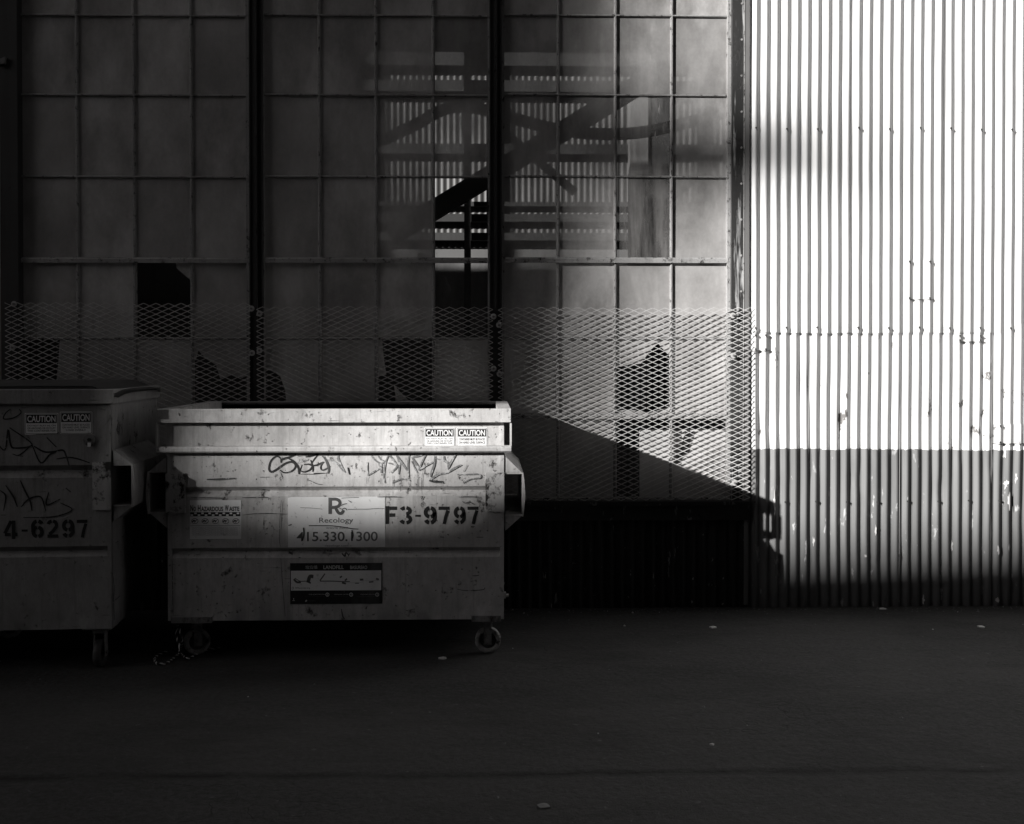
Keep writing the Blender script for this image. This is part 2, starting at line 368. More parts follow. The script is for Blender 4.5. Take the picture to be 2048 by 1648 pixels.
# ------------------------------------------------------------------ warehouse
WH = empty('warehouse', (0, WY, 0), 'large shed with tall gridded windows and white corrugated metal cladding', 'building')
WHM = Matrix.Translation((0, -WY, 0))
def wb(mb, name, mats, parent=None):              # parts are modelled in world units, parent sits at the facade
    o = mb.build(name, mats, parent or WH)
    if parent is None: o.location = (0, -WY, 0)
    return o
PITCHC = .0677; AMP = .0108
XR0 = XW(1497); X00 = XW(1514.3)-PITCHC/4
def corr_y(x, Y, amp=AMP): return Y-amp*math.cos(2*math.pi*(x-X00)/PITCHC)
def corr(mb, x0, x1, z0, z1, Y, amp=AMP, nz=10, mi=0, wob=.0012, seed=0, hem=0, dents=0):
    n = max(2, int((x1-x0)/PITCHC*12)); rows = []; rnd = random.Random(seed); ph = [rnd.uniform(0, 6) for _ in range(4)]
    dl = [(rnd.uniform(x0, x1), rnd.uniform(.3, 1.5), rnd.uniform(.02, .06), rnd.uniform(.004, .010)) for _ in range(5*dents)]
    def dn(x, z): return sum(d*math.exp(-((x-a)**2+((z-b)*.6)**2)/(r*r)) for a, b, r, d in dl)
    for j in range(nz+1):
        z = z0+(z1-z0)*j/nz
        rows.append([(x+wob*math.sin(z*2.1+ph[0]+x*.8)+wob*.4*math.sin(z*9+ph[3]+x*2), corr_y(x, Y, amp)+wob*1.6*math.sin(x*3.1+ph[1]+z*1.3)+dn(x, z), z+(hem*math.sin(x*9+ph[2]) if j == 0 else 0)) for x in [x0+(x1-x0)*i/n for i in range(n+1)]])
    mb.quadgrid(rows, mi)
def nail(mb, x, Y, z, mi=1):
    k = round((x-X00)/PITCHC); xx = X00+k*PITCHC
    mb.cyl((xx, Y-AMP-.003, z), .006, .006, 'y', 10, mi)
    mb.face([(xx-.004, Y-AMP-.0012, z), (xx+.005, Y-AMP-.0012, z), (xx+.012, Y-AMP-.0012, z-.02), (xx+.003, Y-AMP-.0012, z-.012)], mi)
zseam = ZW(666, 1510)
znails = [ZW(257, 1510), ZW(655, 1510), ZW(1003, 1510)]
lap = [XR0, XW(1618), XW(1800), XW(1983)]
while lap[-1] < 9.5: lap.append(lap[-1]+.61)
for i in range(len(lap)-1):
    x0, x1 = lap[i], lap[i+1]
    o = (i % 2)*.0025
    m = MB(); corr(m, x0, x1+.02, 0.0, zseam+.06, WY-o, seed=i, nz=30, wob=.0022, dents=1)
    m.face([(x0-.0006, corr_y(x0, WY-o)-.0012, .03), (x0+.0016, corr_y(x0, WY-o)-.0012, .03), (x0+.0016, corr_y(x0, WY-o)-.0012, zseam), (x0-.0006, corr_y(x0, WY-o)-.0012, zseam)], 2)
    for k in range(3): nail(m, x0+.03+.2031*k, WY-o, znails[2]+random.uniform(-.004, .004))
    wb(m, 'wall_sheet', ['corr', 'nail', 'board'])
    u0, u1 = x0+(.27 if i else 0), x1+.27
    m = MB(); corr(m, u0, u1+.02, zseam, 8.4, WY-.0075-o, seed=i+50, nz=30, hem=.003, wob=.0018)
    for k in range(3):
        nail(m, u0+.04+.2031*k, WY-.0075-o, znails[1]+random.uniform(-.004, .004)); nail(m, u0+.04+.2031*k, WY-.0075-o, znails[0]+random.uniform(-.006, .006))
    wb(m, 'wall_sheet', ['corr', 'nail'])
for (a, b, c, d) in ((1819, 1866, 520, 600), (1497, 1539, 667, 702), (1915, 1957, 668, 684), (1985, 2060, 848, 888)):
    m = MB(); x0, x1 = XW(a), XW(b); Yp = WY-.0125
    corr(m, x0, x1, ZW(d, 1800), ZW(c, 1800), Yp, amp=AMP*.86, nz=4, seed=a, hem=.002)
    for xx in (x0+.01, x1-.01):
        for zz in (ZW(d, 1800)+.012, ZW(c, 1800)-.012): nail(m, xx, Yp, zz)
    for zz in (ZW(d, 1800), ):
        nn = 60
        m.quadgrid([[(x0+(x1-x0)*i/nn, corr_y(x0+(x1-x0)*i/nn, Yp, AMP*.86)-.0015, zz+dz) for i in range(nn+1)] for dz in (0, .0035)], 1, False)
    for xx in (x0, x1-.002):
        m.face([(xx, corr_y(xx, Yp, AMP*.86)-.0015, ZW(d, 1800)), (xx+.0016, corr_y(xx, Yp, AMP*.86)-.0015, ZW(d, 1800)), (xx+.0016, corr_y(xx, Yp, AMP*.86)-.0015, ZW(c, 1800)), (xx, corr_y(xx, Yp, AMP*.86)-.0015, ZW(c, 1800))], 2)
    wb(m, 'patch_plate', ['corr', 'nail', 'trim'])
# bare strip of torn paint beside the right edge of the white wall
m = MB()
for (cx, cy, rx, rz) in ((2012, 905, 6, 30), (2013, 968, 7, 18), (2018, 1000, 4, 30), (1906, 1090, 4, 18), (1997, 1100, 4, 14), (1549, 1010, 3, 42), (1628, 1082, 3, 16), (1752, 1060, 3, 18), (1732, 1112, 5, 5), (1995, 1200, 6, 8), (1848, 1200, 4, 14), (1800, 1115, 3, 12), (2034, 955, 3, 20)):
    c = P(cx, cy, WY-.014); pts = []; n = 16
    for k in range(n):
        a = 2*math.pi*k/n; rr = random.uniform(.2, .8)
        x = c.x+math.cos(a)*rx/305*rr; z = c.z+math.sin(a)*rz/305*rr
        pts.append((x, corr_y(x, WY)-.0045, z))
    m = MB(); m.face(pts, 0); wb(m, 'paint_scar', ['board'])

# cladding left of the window bay
XL0 = XW(5)
m = MB(); corr(m, -9.0, XL0, 0, 5.2, WY, seed=91, nz=10); wb(m, 'wall_sheet', ['corr'])
# dark sheets below the windows
zb = ZW(1040); x = XL0; k = 0
while x < XR0-.01:
    x1 = min(x+.61, XR0)
    m = MB(); corr(m, x, x1, 0, zb+.01, WY+(k % 2)*.002, seed=20+k, nz=5); wb(m, 'base_sheet', ['corr_dark']); x = x1; k += 1
# sill board + drip
m = MB(); m.box(XL0, XR0, WY-.035, WY+.03, zb, ZW(1010)); m.box(XL0, XR0, WY-.055, WY+.04, ZW(1010)+.001, ZW(1002)); wb(m, 'sill', ['sill'])
# posts and mullions
ZT = 5.0; zsill = ZW(1002)
for (a, b, mt, nm, y0) in ((6, 42, 'mullion', 'post', -.03), (499, 527, 'mullion', 'mullion', .005), (979, 1004, 'mullion', 'mullion', .005), (1461, 1487, 'post', 'post', -.01)):
    m = MB(); x0, x1 = XW(a), XW(b)
    m.cbox(x0, x1, WY+y0, WY+.12, zsill+.001, ZT, .003)
    xm = (x0+x1)/2
    if nm == 'mullion':
        m.box(xm-.010, xm+.010, WY+y0-.018, WY+y0-.001, zsill+.001, ZT)
        for xx in (x0+.006, x1-.006): m.box(xx-.004, xx+.004, WY+y0-.008, WY+y0-.001, zsill+.001, ZT)
    elif mt == 'post':
        m.box(x0-.022, x0-.001, WY+.003, WY+.05, zsill+.001, ZT, 1)
        m.box(x1-.006, x1-.001, WY+y0-.008, WY+y0-.001, zsill+.001, ZT, 1)
        for zz in range(16):
            m.cyl((x1-.02, WY+y0-.002, zsill+.2+zz*.235), .007, .006, 'y', 10, 1)
    wb(m, nm, [mt, 'bar'])
m = MB(); m.box(XW(1488), XW(1496), WY-.018, WY+.03, 0.02, ZT); wb(m, 'edge_trim', ['trim'])
m = MB(); m.prism([(XW(0), ZW(128, 20)), (XW(22), ZW(118, 20)), (XW(20), ZW(132, 20)), (XW(6), ZW(134, 20))], WY-.06, WY-.032); wb(m, 'bracket', ['trim'])

# windows -------------------------------------------------
ROWS = [-292, -130, 32, 191, 354, 521, 677, 832, 1001]       # measured on the photograph, top to bottom
WINS = [(44, [157, 271, 385], 498), (528, [640, 753, 867], 978), (1006, [1116, 1230, 1342], 1457)]
GY = WY+.045
CLS = [  # rows x columns of glass kinds: 0 clear 1 semi 2 dirty 3 frosted 4 dark stained, -1 missing
 [[3, 3, 3, 3], [3, 3, 3, 3], [3, 3, 3, 3], [3, 3, 3, 2], [3, 3, 3, 3], [3, 3, -1, 3], [-1, 3, 3, -1], [3, 3, 3, 3]],
 [[3, 3, 3, 3], [3, 3, 3, 2], [3, 3, 2, 1], [3, 2, 2, 1], [3, 3, 3, -1], [3, 3, 3, 4], [-1, 3, -1, 3], [3, 3, 3, 3]],
 [[2, 2, 2, 3], [2, 2, 2, 2], [1, 1, 1, 2], [1, 1, 0, 1], [1, 1, 0, 2], [3, 3, 3, 3], [3, 3, -1, 3], [3, 3, -1, -1]]]
SHARDS = {0: [([(352, 521), (385, 521), (385, 563), (354, 536)], 3),
              ([(120, 677), (157, 677), (157, 832), (44, 832), (44, 772), (112, 768), (117, 720)], 3),
              ([(385, 677), (498, 677), (498, 750), (484, 756), (462, 749), (440, 757), (432, 730), (411, 717), (397, 701), (392, 720), (385, 722)], 3)],
          1: [([(528, 677), (640, 677), (640, 832), (575, 832), (570, 780), (560, 752), (545, 742), (528, 738)], 3),
              ([(753, 677), (764, 677), (768, 720), (773, 750), (760, 752), (753, 758)], 3),
              ([(787, 768), (801, 785), (818, 801), (822, 832), (790, 832), (791, 790)], 3)],
          2: [([(1230, 677), (1342, 677), (1342, 716), (1316, 687), (1301, 700), (1282, 727), (1250, 731), (1230, 736)], 3),
              ([(1230, 822), (1260, 819), (1300, 826), (1342, 812), (1342, 832), (1230, 832)], 2),
              ([(1457, 880), (1457, 1001), (1342, 1001), (1342, 938), (1372, 925), (1400, 902)], 1)]}
def bevel_strip(m, a, b, w, y0, y1, vert):
    pass
for wi, (xa, cols, xb) in enumerate(WINS):
    fx = lambda px: XW(px, 720, GY)
    fz = lambda py: ZW(py, (xa+xb)/2, GY)
    x0, x1, z0, z1 = fx(xa), fx(xb), fz(ROWS[-1])+.004, fz(ROWS[0])
    win = MB(); fw = .014
    win.box(x0-.03, x0+fw*.6, WY+.012, GY+.02, z0, z1); win.box(x1-fw*.6, x1+.012, WY+.012, GY+.02, z0, z1)
    win.box(x0+fw*.6, x1-fw*.6, WY+.02, GY+.02, z1-.03, z1); win.box(x0+fw*.6, x1-fw*.6, WY+.02, GY+.02, z0, z0+.018)
    W = wb(win, 'window', ['bar'])
    zt, zb_ = z1-.03, z0+.018
    xin0, xin1 = x0+fw*.6, x1-fw*.6
    for c in cols:
        b = MB(); xx = fx(c)
        segs = []; 
        b.prism([(xx-.004, GY-.018), (xx+.004, GY-.018), (xx+.011, GY-.004), (xx+.011, GY+.012), (xx-.011, GY+.012), (xx-.011, GY-.004)], zb_, zt, 'z')
        wb(b, 'glazing_bar', ['bar'], W)
    for r in ROWS[1:-1]:
        b = MB(); zz = fz(r)
        if r in (521, 832):
            h = .018
            b.prism([(GY-.034, zz-h), (GY-.034, zz+h-.012), (GY-.025, zz+h), (GY-.0192, zz+h), (GY-.0192, zz-h)], xin0+.001, xin1-.001, 'x')
        else:
            b.prism([(GY-.0195, zz-.004), (GY-.0195, zz+.003), (GY-.006, zz+.009), (GY-.006, zz-.009)], xin0+.001, xin1-.001, 'x')
        wb(b, 'glazing_bar', ['bar'], W)
    b = MB(); xs = [xa]+cols+[xb]
    for r in range(8):
        for c in range(4):
            k = CLS[wi][r][c]
            if k < 0: continue
            pa = fx(xs[c])+.004; pb = fx(xs[c+1])-.004; pz1 = fz(ROWS[r])-.003; pz0 = fz(ROWS[r+1])+.003
            ty = random.uniform(-.0015, .0015); tz = random.uniform(-.0015, .0015)
            b.face([(pa, GY-ty, pz0), (pb, GY+ty, pz0+0), (pb, GY+ty+tz, pz1), (pa, GY-ty+tz, pz1)], k)
    for poly, k in SHARDS[wi]:
        b.face([(fx(p), GY, fz(q)) for p, q in poly][::-1], k)
    wb(b, 'pane', GM, W)

# unseen upper facade, sun let inside through an added clerestory band, roof and shell
m = MB(); m.box(-9, XR0, WY+.0, WY+.1, ZT+.001, 5.2); m.box(-9, XR0, WY+.0, WY+.1, 7.5, 8.4)
for xx in (-6.6, -4.4, -2.2, 0): m.box(xx-.05, xx+.05, WY+.01, WY+.09, 5.2, 7.5)
m.box(-9, -7.9, WY+.01, WY+.09, 5.2, 7.5)
wb(m, 'sun_clerestory', ['roof'])
m = MB(); m.box(-9.2, 12.2, WY-.3, 12.4, 8.4, 8.55); wb(m, 'roof', ['roof'])
m = MB(); m.box(-9.2, -9.0, WY, 12.3, 0, 8.4); wb(m, 'side_wall', ['roof'])
m = MB(); m.box(9.6, 9.8, WY+.05, 12.3, 0, 8.4); wb(m, 'side_wall', ['roof'])
IY = 12.0
ix = lambda px, Y=IY: XW(px, 720, Y)
iz = lambda py, Y=IY: ZW(py, 1024, Y)
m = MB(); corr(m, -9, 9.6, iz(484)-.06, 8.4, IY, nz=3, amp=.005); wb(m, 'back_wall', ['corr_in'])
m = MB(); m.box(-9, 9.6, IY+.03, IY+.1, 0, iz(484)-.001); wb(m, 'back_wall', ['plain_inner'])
for (a, b, dd) in ((112, 138, .12), (168, 190, .14), (292, 312, .1), (406, 415, .08), (431, 446, .1), (468, 483, .1)):
    m = MB(); m.box(-8.9, 9.5, IY-dd-.02, IY-.02, iz(b), iz(a)); wb(m, 'girt', ['girt'])
for px in (936,):
    m = MB(); m.box(ix(px)-.035, ix(px)+.035, IY-.3, IY-.17, 0, 8.35); wb(m, 'girt_post', ['girt'])
m = MB(); m.box(ix(1258, 10.5), ix(1293, 10.5), 10.42, 10.6, 0, iz(176, 10.5)); wb(m, 'interior_column', ['column'])
m = MB(); m.box(ix(1294, 10.5), ix(1345, 10.5), 10.45, 10.65, 0, iz(165, 10.5)); wb(m, 'interior_cabinet', ['black'])
BY = 7.95
m = MB(); m.beam(P(780, 474, BY), P(1520, 22, BY), .14, .07); wb(m, 'diagonal_brace', ['brace'])
m = MB(); m.beam(P(80, 20, BY+.02), P(760, 500, BY+.02), .13, .07); wb(m, 'diagonal_brace', ['brace'])
m = MB(); m.beam(P(1290, 442, 9), P(1480, 285, 9), .05, .05); wb(m, 'thin_strut', ['column'])
m = MB(); m.beam(P(1010, 265, 8.6), P(1150, 385, 8.6), .06, .05); wb(m, 'thin_strut', ['brace'])
m = MB(); m.tube(smooth_path([P(*q, 8.3) for q in ((500, 360), (620, 332), (740, 290), (830, 250), (885, 220), (940, 214), (1010, 232), (1110, 258), (1200, 268), (1300, 262), (1440, 228), (1560, 190))]), .045, 10); wb(m, 'pipe', ['brace'])
# white board leaning behind the broken lower panes
BD = GY+.035
m = MB(); m.box(P(1281, 0, BD).x, P(1500, 0, BD).x, BD, BD+.02, ZW(1005, 1300, BD), ZW(860, 1300, BD)); wb(m, 'white_board', ['board'])
m = MB(); m.prism([(P(px, py, BD-.012).x, P(px, py, BD-.012).z) for px, py in ((1371, 862), (1387, 862), (1374, 905), (1353, 922), (1361, 897))], BD-.012, BD-.004); wb(m, 'strap', ['black'])

# ------------------------------------------------------------------ expanded metal guards
def guard(xa, xb, ya, yb, label, bolts, seed):
    Yg = WY-.022 if True else 0
    rt = Vector((XW(xa, 720, Yg), Yg, ZW(yb, (xa+xb)/2, Yg)))
    root = empty('mesh_guard', rt, label, 'mesh guard', group='expanded steel guards bolted over the windows')
    x0, x1 = XW(xa, 720, Yg)-rt.x, XW(xb, 720, Yg)-rt.x; z1 = ZW(ya, (xa+xb)/2, Yg)-rt.z
    hw = 12.32/305.6; hh = 5.42/305.6; m = MB(); rnd = random.Random(seed); p0 = rnd.uniform(0, 6)
    nr = int(z1/hh); nc = int((x1-x0)/hw)
    def bul(x, z): return -.014-.012*math.sin((x-x0)/(x1-x0)*math.pi)*math.sin(z/z1*math.pi)+.005*math.sin(x*9+p0)*math.sin(z*7)
    T, D = .0019, .0032
    for j in range(nr):
        for i in range(nc):
            xa_, xb_ = x0+i*hw, x0+(i+1)*hw
            up = (i+j) % 2 == 0
            za, zb__ = (j*hh, (j+1)*hh) if up else ((j+1)*hh, j*hh)
            za += .0025*math.sin(xa_*5+p0+za*4); zb__ += .0025*math.sin(xb_*5+p0+zb__*4)
            ya_, yb_ = bul(xa_, za), bul(xb_, zb__)
            sl = D if up else -D
            A = [(xa_, ya_-D, za-T), (xa_, ya_-D, za+T), (xa_, ya_+D, za+T), (xa_, ya_+D, za-T)]
            B = [(xb_, yb_-D, zb__-T), (xb_, yb_-D, zb__+T), (xb_, yb_+D, zb__+T), (xb_, yb_+D, zb__-T)]
            k0 = len(m.v); m.v += A+B
            for a in range(4):
                b = (a+1) % 4; m.f.append((k0+a, k0+4+a, k0+4+b, k0+b)); m.mi.append(0); m.smooth.append(False)
    m.build('mesh_sheet', 'mesh', root)
    for (px, py) in bolts:
        q = P(px, py, Yg-.02)-rt; b = MB()
        b.cyl((q.x, q.y, q.z), .019, .004, 'y', 20, 0, bev=.001); b.cyl((q.x, q.y-.007, q.z), .008, .010, 'y', 6, 1, bev=.001)
        b.build('bolt', ['washer', 'trim'], root)
guard(12, 508, 603, 1000, 'expanded steel mesh guard behind the dark left dumpster', [(28, 608), (25, 695), (503, 617), (504, 706)], 1)
guard(514, 992, 612, 1000, 'expanded steel mesh guard over the middle window behind the light dumpster', [(519, 627), (519, 701), (987, 633), (987, 737)], 2)
guard(996, 1512, 612, 1000, 'sunlit expanded steel mesh guard over the rightmost window', [(998, 650), (999, 748), (1466, 631), (1467, 711), (1469, 966)], 3)

# ------------------------------------------------------------------ dumpsters
class Frame:                                      # front plane of a dumpster: photo pixel -> local (x, z)
    def __init__(s, O, rz): s.O = Vector(O); s.rz = rz; s.u = Vector((math.cos(rz), math.sin(rz), 0)); s.n = Vector((-math.sin(rz), math.cos(rz), 0))
    def __call__(s, px, py, dy=0.0):
        r = ray(px, py); c = Vector((0, 0, CAMZ)); t = (s.O+s.n*dy-c).dot(s.n)/r.dot(s.n); p = c+r*t-s.O
        return (p.dot(s.u), p.z)
STROKES = {
 'F': [[(.16, 0), (.16, 1)], [(.36, .88), (1, .88)], [(.36, .5), (.84, .5)]],
 '7': [[(0, .88), (1, .88)], [(.86, .76), (.66, .4), (.52, 0)]],
 '-': [[(.1, .46), (.9, .46)]],
 '4': [[(.0, .3), (.55, .98)], [(.0, .24), (.5, .24)], [(.76, 0), (.76, 1)], [(.88, .24), (1.08, .24)]],
 '1': [[(.5, 0), (.5, 1)]]}
def arc(cx, cz, rx, rz, a0, a1, n=10): return [(cx+rx*math.cos(R(a0+(a1-a0)*i/n)), cz+rz*math.sin(R(a0+(a1-a0)*i/n))) for i in range(n+1)]
STROKES['9'] = [arc(.5, .66, .34, .24, 100, 260), arc(.5, .66, .34, .24, 80, -80)+[], [(.86, .66), (.86, .36)]+arc(.5, .36, .36, .26, 0, -78), arc(.5, .3, .33, .2, -102, -165, 5)]
STROKES['6'] = [[(1-x, 1-z) for x, z in st] for st in STROKES['9']]
STROKES['3'] = [arc(.45, .74, .36, .16, 160, 100, 5), arc(.45, .74, .38, .17, 78, -80), arc(.45, .28, .42, .19, 80, -78), arc(.45, .28, .38, .18, -102, -165, 5)]
STROKES['2'] = [arc(.48, .68, .36, .22, 165, 100, 5), arc(.48, .68, .36, .22, 80, -20)+[(.5, .34), (.22, .2)], [(.05, .1), (.98, .1)]]
def stencil(m, fr, glyphs, y, mi=0):
    for ch, xa, xb, za, zb in glyphs:
        (x0, z0), (x1, z1) = fr(xa, zb), fr(xb, za)
        for st in STROKES[ch]:
            wd = .30*(x1-x0) if ch not in '-17F4' else (.011 if ch == '-' else .30*(x1-x0))
            wd = min(wd, .021)
            m.ribbon([(x0+a*(x1-x0), z0+b*(z1-z0)) for a, b in st], wd, y, mi)

def caster(fr, cx, cz, dy, r, parent, ang=0, tread='tyre'):
    xx, zz = fr(cx, cz, dy)
    c = MB(); ztop = fr.bottom
    c.cbox(xx-.075, xx+.075, dy-.07, dy+.07, ztop-.014, ztop-.001, .004)
    c.cyl((xx, dy, ztop-.026), .042, .022, 'z', 20)
    ca, sa = math.cos(ang), math.sin(ang)
    off = .028
    m4 = Matrix.Translation((xx, dy, 0)) @ Matrix.Rotation(ang, 4, 'Z')
    zc = r+.001
    for s_ in (-1, 1):
        c.box(-.022, .022, s_*.028-.003, s_*.028+.003, zc-.02, ztop-.03, 0, m4)
    c.box(-.03, .03, -.032, .032, ztop-.042, ztop-.03, 0, m4)
    c.cyl(m4 @ Vector((0, 0, zc)), .009, .078, m4.to_3x3() @ Vector((0, 1, 0)), 10)
    o = c.build('caster', ['caster_metal'], parent)
    wv = MB(); ax = m4.to_3x3() @ Vector((0, 1, 0)); ctr = m4 @ Vector((0, 0, zc))
    u = Vector((0, 0, 1)); v = ax.cross(u); n = 36; rings = []
    for t, q in ((-.010, r*.62), (-.018, r*.68), (-.020, r*.9), (-.014, r), (.014, r), (.020, r*.9), (.018, r*.68), (.010, r*.62)):
        rings.append([ctr+ax*t+(u*math.cos(2*math.pi*k/n)+v*math.sin(2*math.pi*k/n))*q*(1-(.05 if (t > -.02 and abs(t) < .016 and k % 9 == 0 and q == r) else 0)) for k in range(n+1)])
    wv.quadgrid(rings, 0)
    wv.cyl(ctr, r*.63, .018, ax, 30, 1); wv.cyl(ctr, r*.2, .05, ax, 16, 1)
    wo = wv.build('wheel', [tread, 'hub'], o)

def caution(fr, x0, y0, x1, y1, lines, parent, torn=False, yy=-.002):
    m = MB(); (ax, az), (bx, bz) = fr(x0, y1), fr(x1, y0); W = bx-ax; Hh_ = bz-az
    def rr(a, b, c, d, rad, y, mi):
        pts = []
        for (cx, cz, s0) in ((c-rad, d-rad, 0), (a+rad, d-rad, 90), (a+rad, b+rad, 180), (c-rad, b+rad, 270)):
            for k in range(5): pts.append((cx+rad*math.cos(R(s0+22.5*k)), y, cz+rad*math.sin(R(s0+22.5*k))))
        m.face(pts[::-1], mi)
    if torn:
        m.face([(ax, yy, bz), (bx, yy, bz), (bx, yy, az+Hh_*.12), (ax+W*.75, yy, az+Hh_*.08), (ax+W*.72, yy, az+Hh_*.2), (ax+W*.3, yy, az+.0), (ax+W*.1, yy, az-Hh_*.02), (ax, yy, az)], 0)
    else:
        rr(ax, az, bx, bz, .006, yy, 0)
    b = .0028
    rr(ax+b, az+b, bx-b, bz-b, .006, yy-.0006, 1); rr(ax+b+.0022, az+b+.0022, bx-b-.0022, bz-b-.0022, .005, yy-.0012, 0)
    hb = bz-b-.005; ht = hb-Hh_*.40
    m.face([(ax+b+.005, yy-.0018, ht), (bx-b-.005, yy-.0018, ht), (bx-b-.005, yy-.0018, hb), (ax+b+.005, yy-.0018, hb)][::-1], 1)
    text(m, 'CAUTION', ax+b+.011, bx-b-.011, ht+Hh_*.05, hb-Hh_*.05, yy-.0024, 0, .02)
    n = len(lines); zt = ht-Hh_*.08; zb_ = az+Hh_*.1; dz = (zt-zb_)/n
    for i, ln in enumerate(lines):
        wl = W*(.42 if len(ln) > 17 else .36 if len(ln) > 13 else .30); cx = (ax+bx)/2
        text(m, ln, cx-wl, cx+wl, zt-dz*(i+.72), zt-dz*i, yy-.0018, 1, .01)
    o = m.build('caution_sticker', ['sticker', 'ink'], parent); return o

def shell(fr, root, p, mat):
    """body of a dumpster: p holds the measured pixel rows / columns"""
    z = lambda py: fr(p['cx'], py)[1]
    x = lambda px: fr(px, p['cy'])[0]
    xl, xr = p['xl'], p['xr']; D = p['D']; zb_, zt = z(p['bottom']), z(p['top']); fr.bottom = zb_
    # pressed front sheet
    prof = [(0, zb_)]
    for (a, b, c) in p['grooves'][::-1]:           # a dark top, b middle, c bright bottom
        prof += [(0, z(c)), (.026, z(b)), (.024, z(b)+.003), (-.001, z(a))]
    prof.append((0, z(p['rimb'])+.002))
    m = MB(); n = 60; rows = []
    dent = lambda xx, zz: .0012*math.sin(xx*5+1)*math.sin(zz*6+p['seed'])
    for (yy, zz) in prof: rows.append([(xl+(xr-xl)*i/n, yy, zz) for i in range(n+1)])
    for a in range(len(rows)-1): m.quadgrid(rows[a:a+2], 0, False)
    t = .03
    m.box(xl, xl+t, .03, D, zb_, zt-.02); m.box(xr-t, xr, .03, D, zb_, zt-.02)
    m.face([(xl, 0, zb_), (xl, .03, zb_), (xl, .03, zt-.02), (xl, 0, zt-.02)], 0); m.face([(xr, 0, zb_), (xr, .03, zb_), (xr, .03, zt-.02), (xr, 0, zt-.02)], 0)
    m.box(xl+t, xr-t, D-t, D, zb_+.002, zt-.02); m.box(xl+t, xr-t, .03, D-t, zb_+.002, zb_+.02, 1)
    m.box(xl+t, xr-t, .030, .036, zb_+.02, zt-.055, 1)
    m.face([(xl, 0, zb_), (xr, 0, zb_), (xr, .03, zb_), (xl, .03, zb_)], 0)
    # vertical edge strips closing the pressed grooves
    gx = p['gx']
    for (a, b) in ((xl, gx[0]), (gx[1], xr)):
        m.box(a+(.0 if a == xl else 0), b, -.0025, .03-.001, zb_+.001, z(p['rimb'])-.002)
    body = m.build('body', [mat, 'inner'], root)
    # top rim
    zr0, zr1 = z(p['rimb']), zt; e = p['rimo']; rw = p['rimw']
    m = MB()
    m.prism([(-e, zr0), (-e, zr1-.004), (-e+.004, zr1), (-e+.016, zr1), (-e+.016, zr0+.02), (.028, zr0+.02), (.028, zr0)], xl-e*1.1, xr+e*.9, 'x')
    y0_ = -e+.0162
    for (a, b) in ((xl-e*1.1, xl+rw), (xr-rw, xr+e*.9)): m.box(a, b, y0_, D, zr0+.0202, zr1-.001); m.box(a, b, .0282, D, zr0, zr0+.02)
    m.box(xl+rw+.001, xr-rw-.001, D-.004, D+.02, zr0, zr1-.002); m.box(xl+rw+.001, xr-rw-.001, D-.03, D-.0045, zr0-.05, zr1-.008, 1)
    m.build('top_rim', [mat, 'inner'], root)
    return body
def pocket(fr, root, side, p, mat, y1=.92):
    """fork pocket on one side: px columns of body edge and outer edge, rows top gusset, open top, open bottom, bottom gusset"""
    xb, xo, r0, r1, r2, r3 = p
    X = lambda px: fr(px, 985)[0]; Z = lambda py: fr((xb+xo)/2, py)[1]
    b, o = X(xb), X(xo); s = 1 if o > b else -1; m = MB(); t = .007*s
    m.prism([(b+.001*s, Z(r1)), (o, Z(r1)), (o, Z(r1)+.007), (b+.001*s, Z(r1)+.007)][::s], .0, y1)
    m.prism([(b+.001*s, Z(r2)-.007), (o, Z(r2)-.007), (o, Z(r2)), (b+.001*s, Z(r2))][::s], .0, y1)
    # outer plate, bowed outwards
    zs = [Z(r2)-.007+(Z(r1)-Z(r2)+.014)*k/6 for k in range(7)]
    outp = [(o+t+.010*s*math.sin(math.pi*k/6), zz) for k, zz in enumerate(zs)]; inn = [(o, zz) for zz in zs[::-1]]
    m.prism((outp+inn)[::s], -.012, y1)
    # gussets
    m.prism([(b+.001*s, Z(r1)+.008), (o, Z(r1)+.008), (b+.001*s, Z(r0))][::s], .004, y1)
    m.prism([(b+.001*s, Z(r2)-.008), (b+.001*s, Z(r3)), (o-.004*s, Z(r2)-.008)][::s], .004, y1)
    m.build('fork_pocket', [mat], root)

# ---- light dumpster
fr = Frame((P(673, 1300, 5.98).x, 5.98, 0), 0.0)
D1 = empty('dumpster', fr.O, 'sunlit light grey steel dumpster on casters with an open top', 'dumpster', 0, 'steel dumpsters parked along the shed')
X1 = lambda px, py=985: fr(px, py)[0]; Z1 = lambda py, px=673: fr(px, py)[1]
p1 = dict(cx=673, cy=985, xl=X1(335), xr=X1(1008), D=1.10, bottom=1240, top=817, rimb=844, grooves=[(973, 982, 992), (1095, 1103, 1115)], gx=(X1(343), X1(1000)), rimo=.040, rimw=.036, seed=1)
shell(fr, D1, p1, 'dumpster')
m = MB(); zl0, zl1 = Z1(904), Z1(892)
m.prism([(-.001, zl0+.004), (-.038, zl0), (-.046, zl0+.008), (-.046, zl1-.008), (-.040, zl1), (-.001, zl1+.003)], X1(317), X1(1022), 'x')
m.build('ledge', ['dumpster'], D1)
for (a, b, q) in ((1019.5, 1023, 1), (316.5, 319.5, -1)):
    m = MB(); m.box(X1(a), X1(b), -.046, .0, zl1+.001, Z1(846)); m.build('corner_bracket', ['dumpster'], D1)
for (a, b) in ((332, 372), (971, 1009)):
    m = MB(); m.cbox(X1(a), X1(b), -.011, -.003, Z1(1024), Z1(946), .002); m.build('pocket_plate', ['worn_plate'], D1)
pocket(fr, D1, 1, (1010, 1044, 913, 948, 1030, 1062), 'dumpster'); pocket(fr, D1, -1, (333, 299, 913, 945, 1025, 1056), 'dumpster')
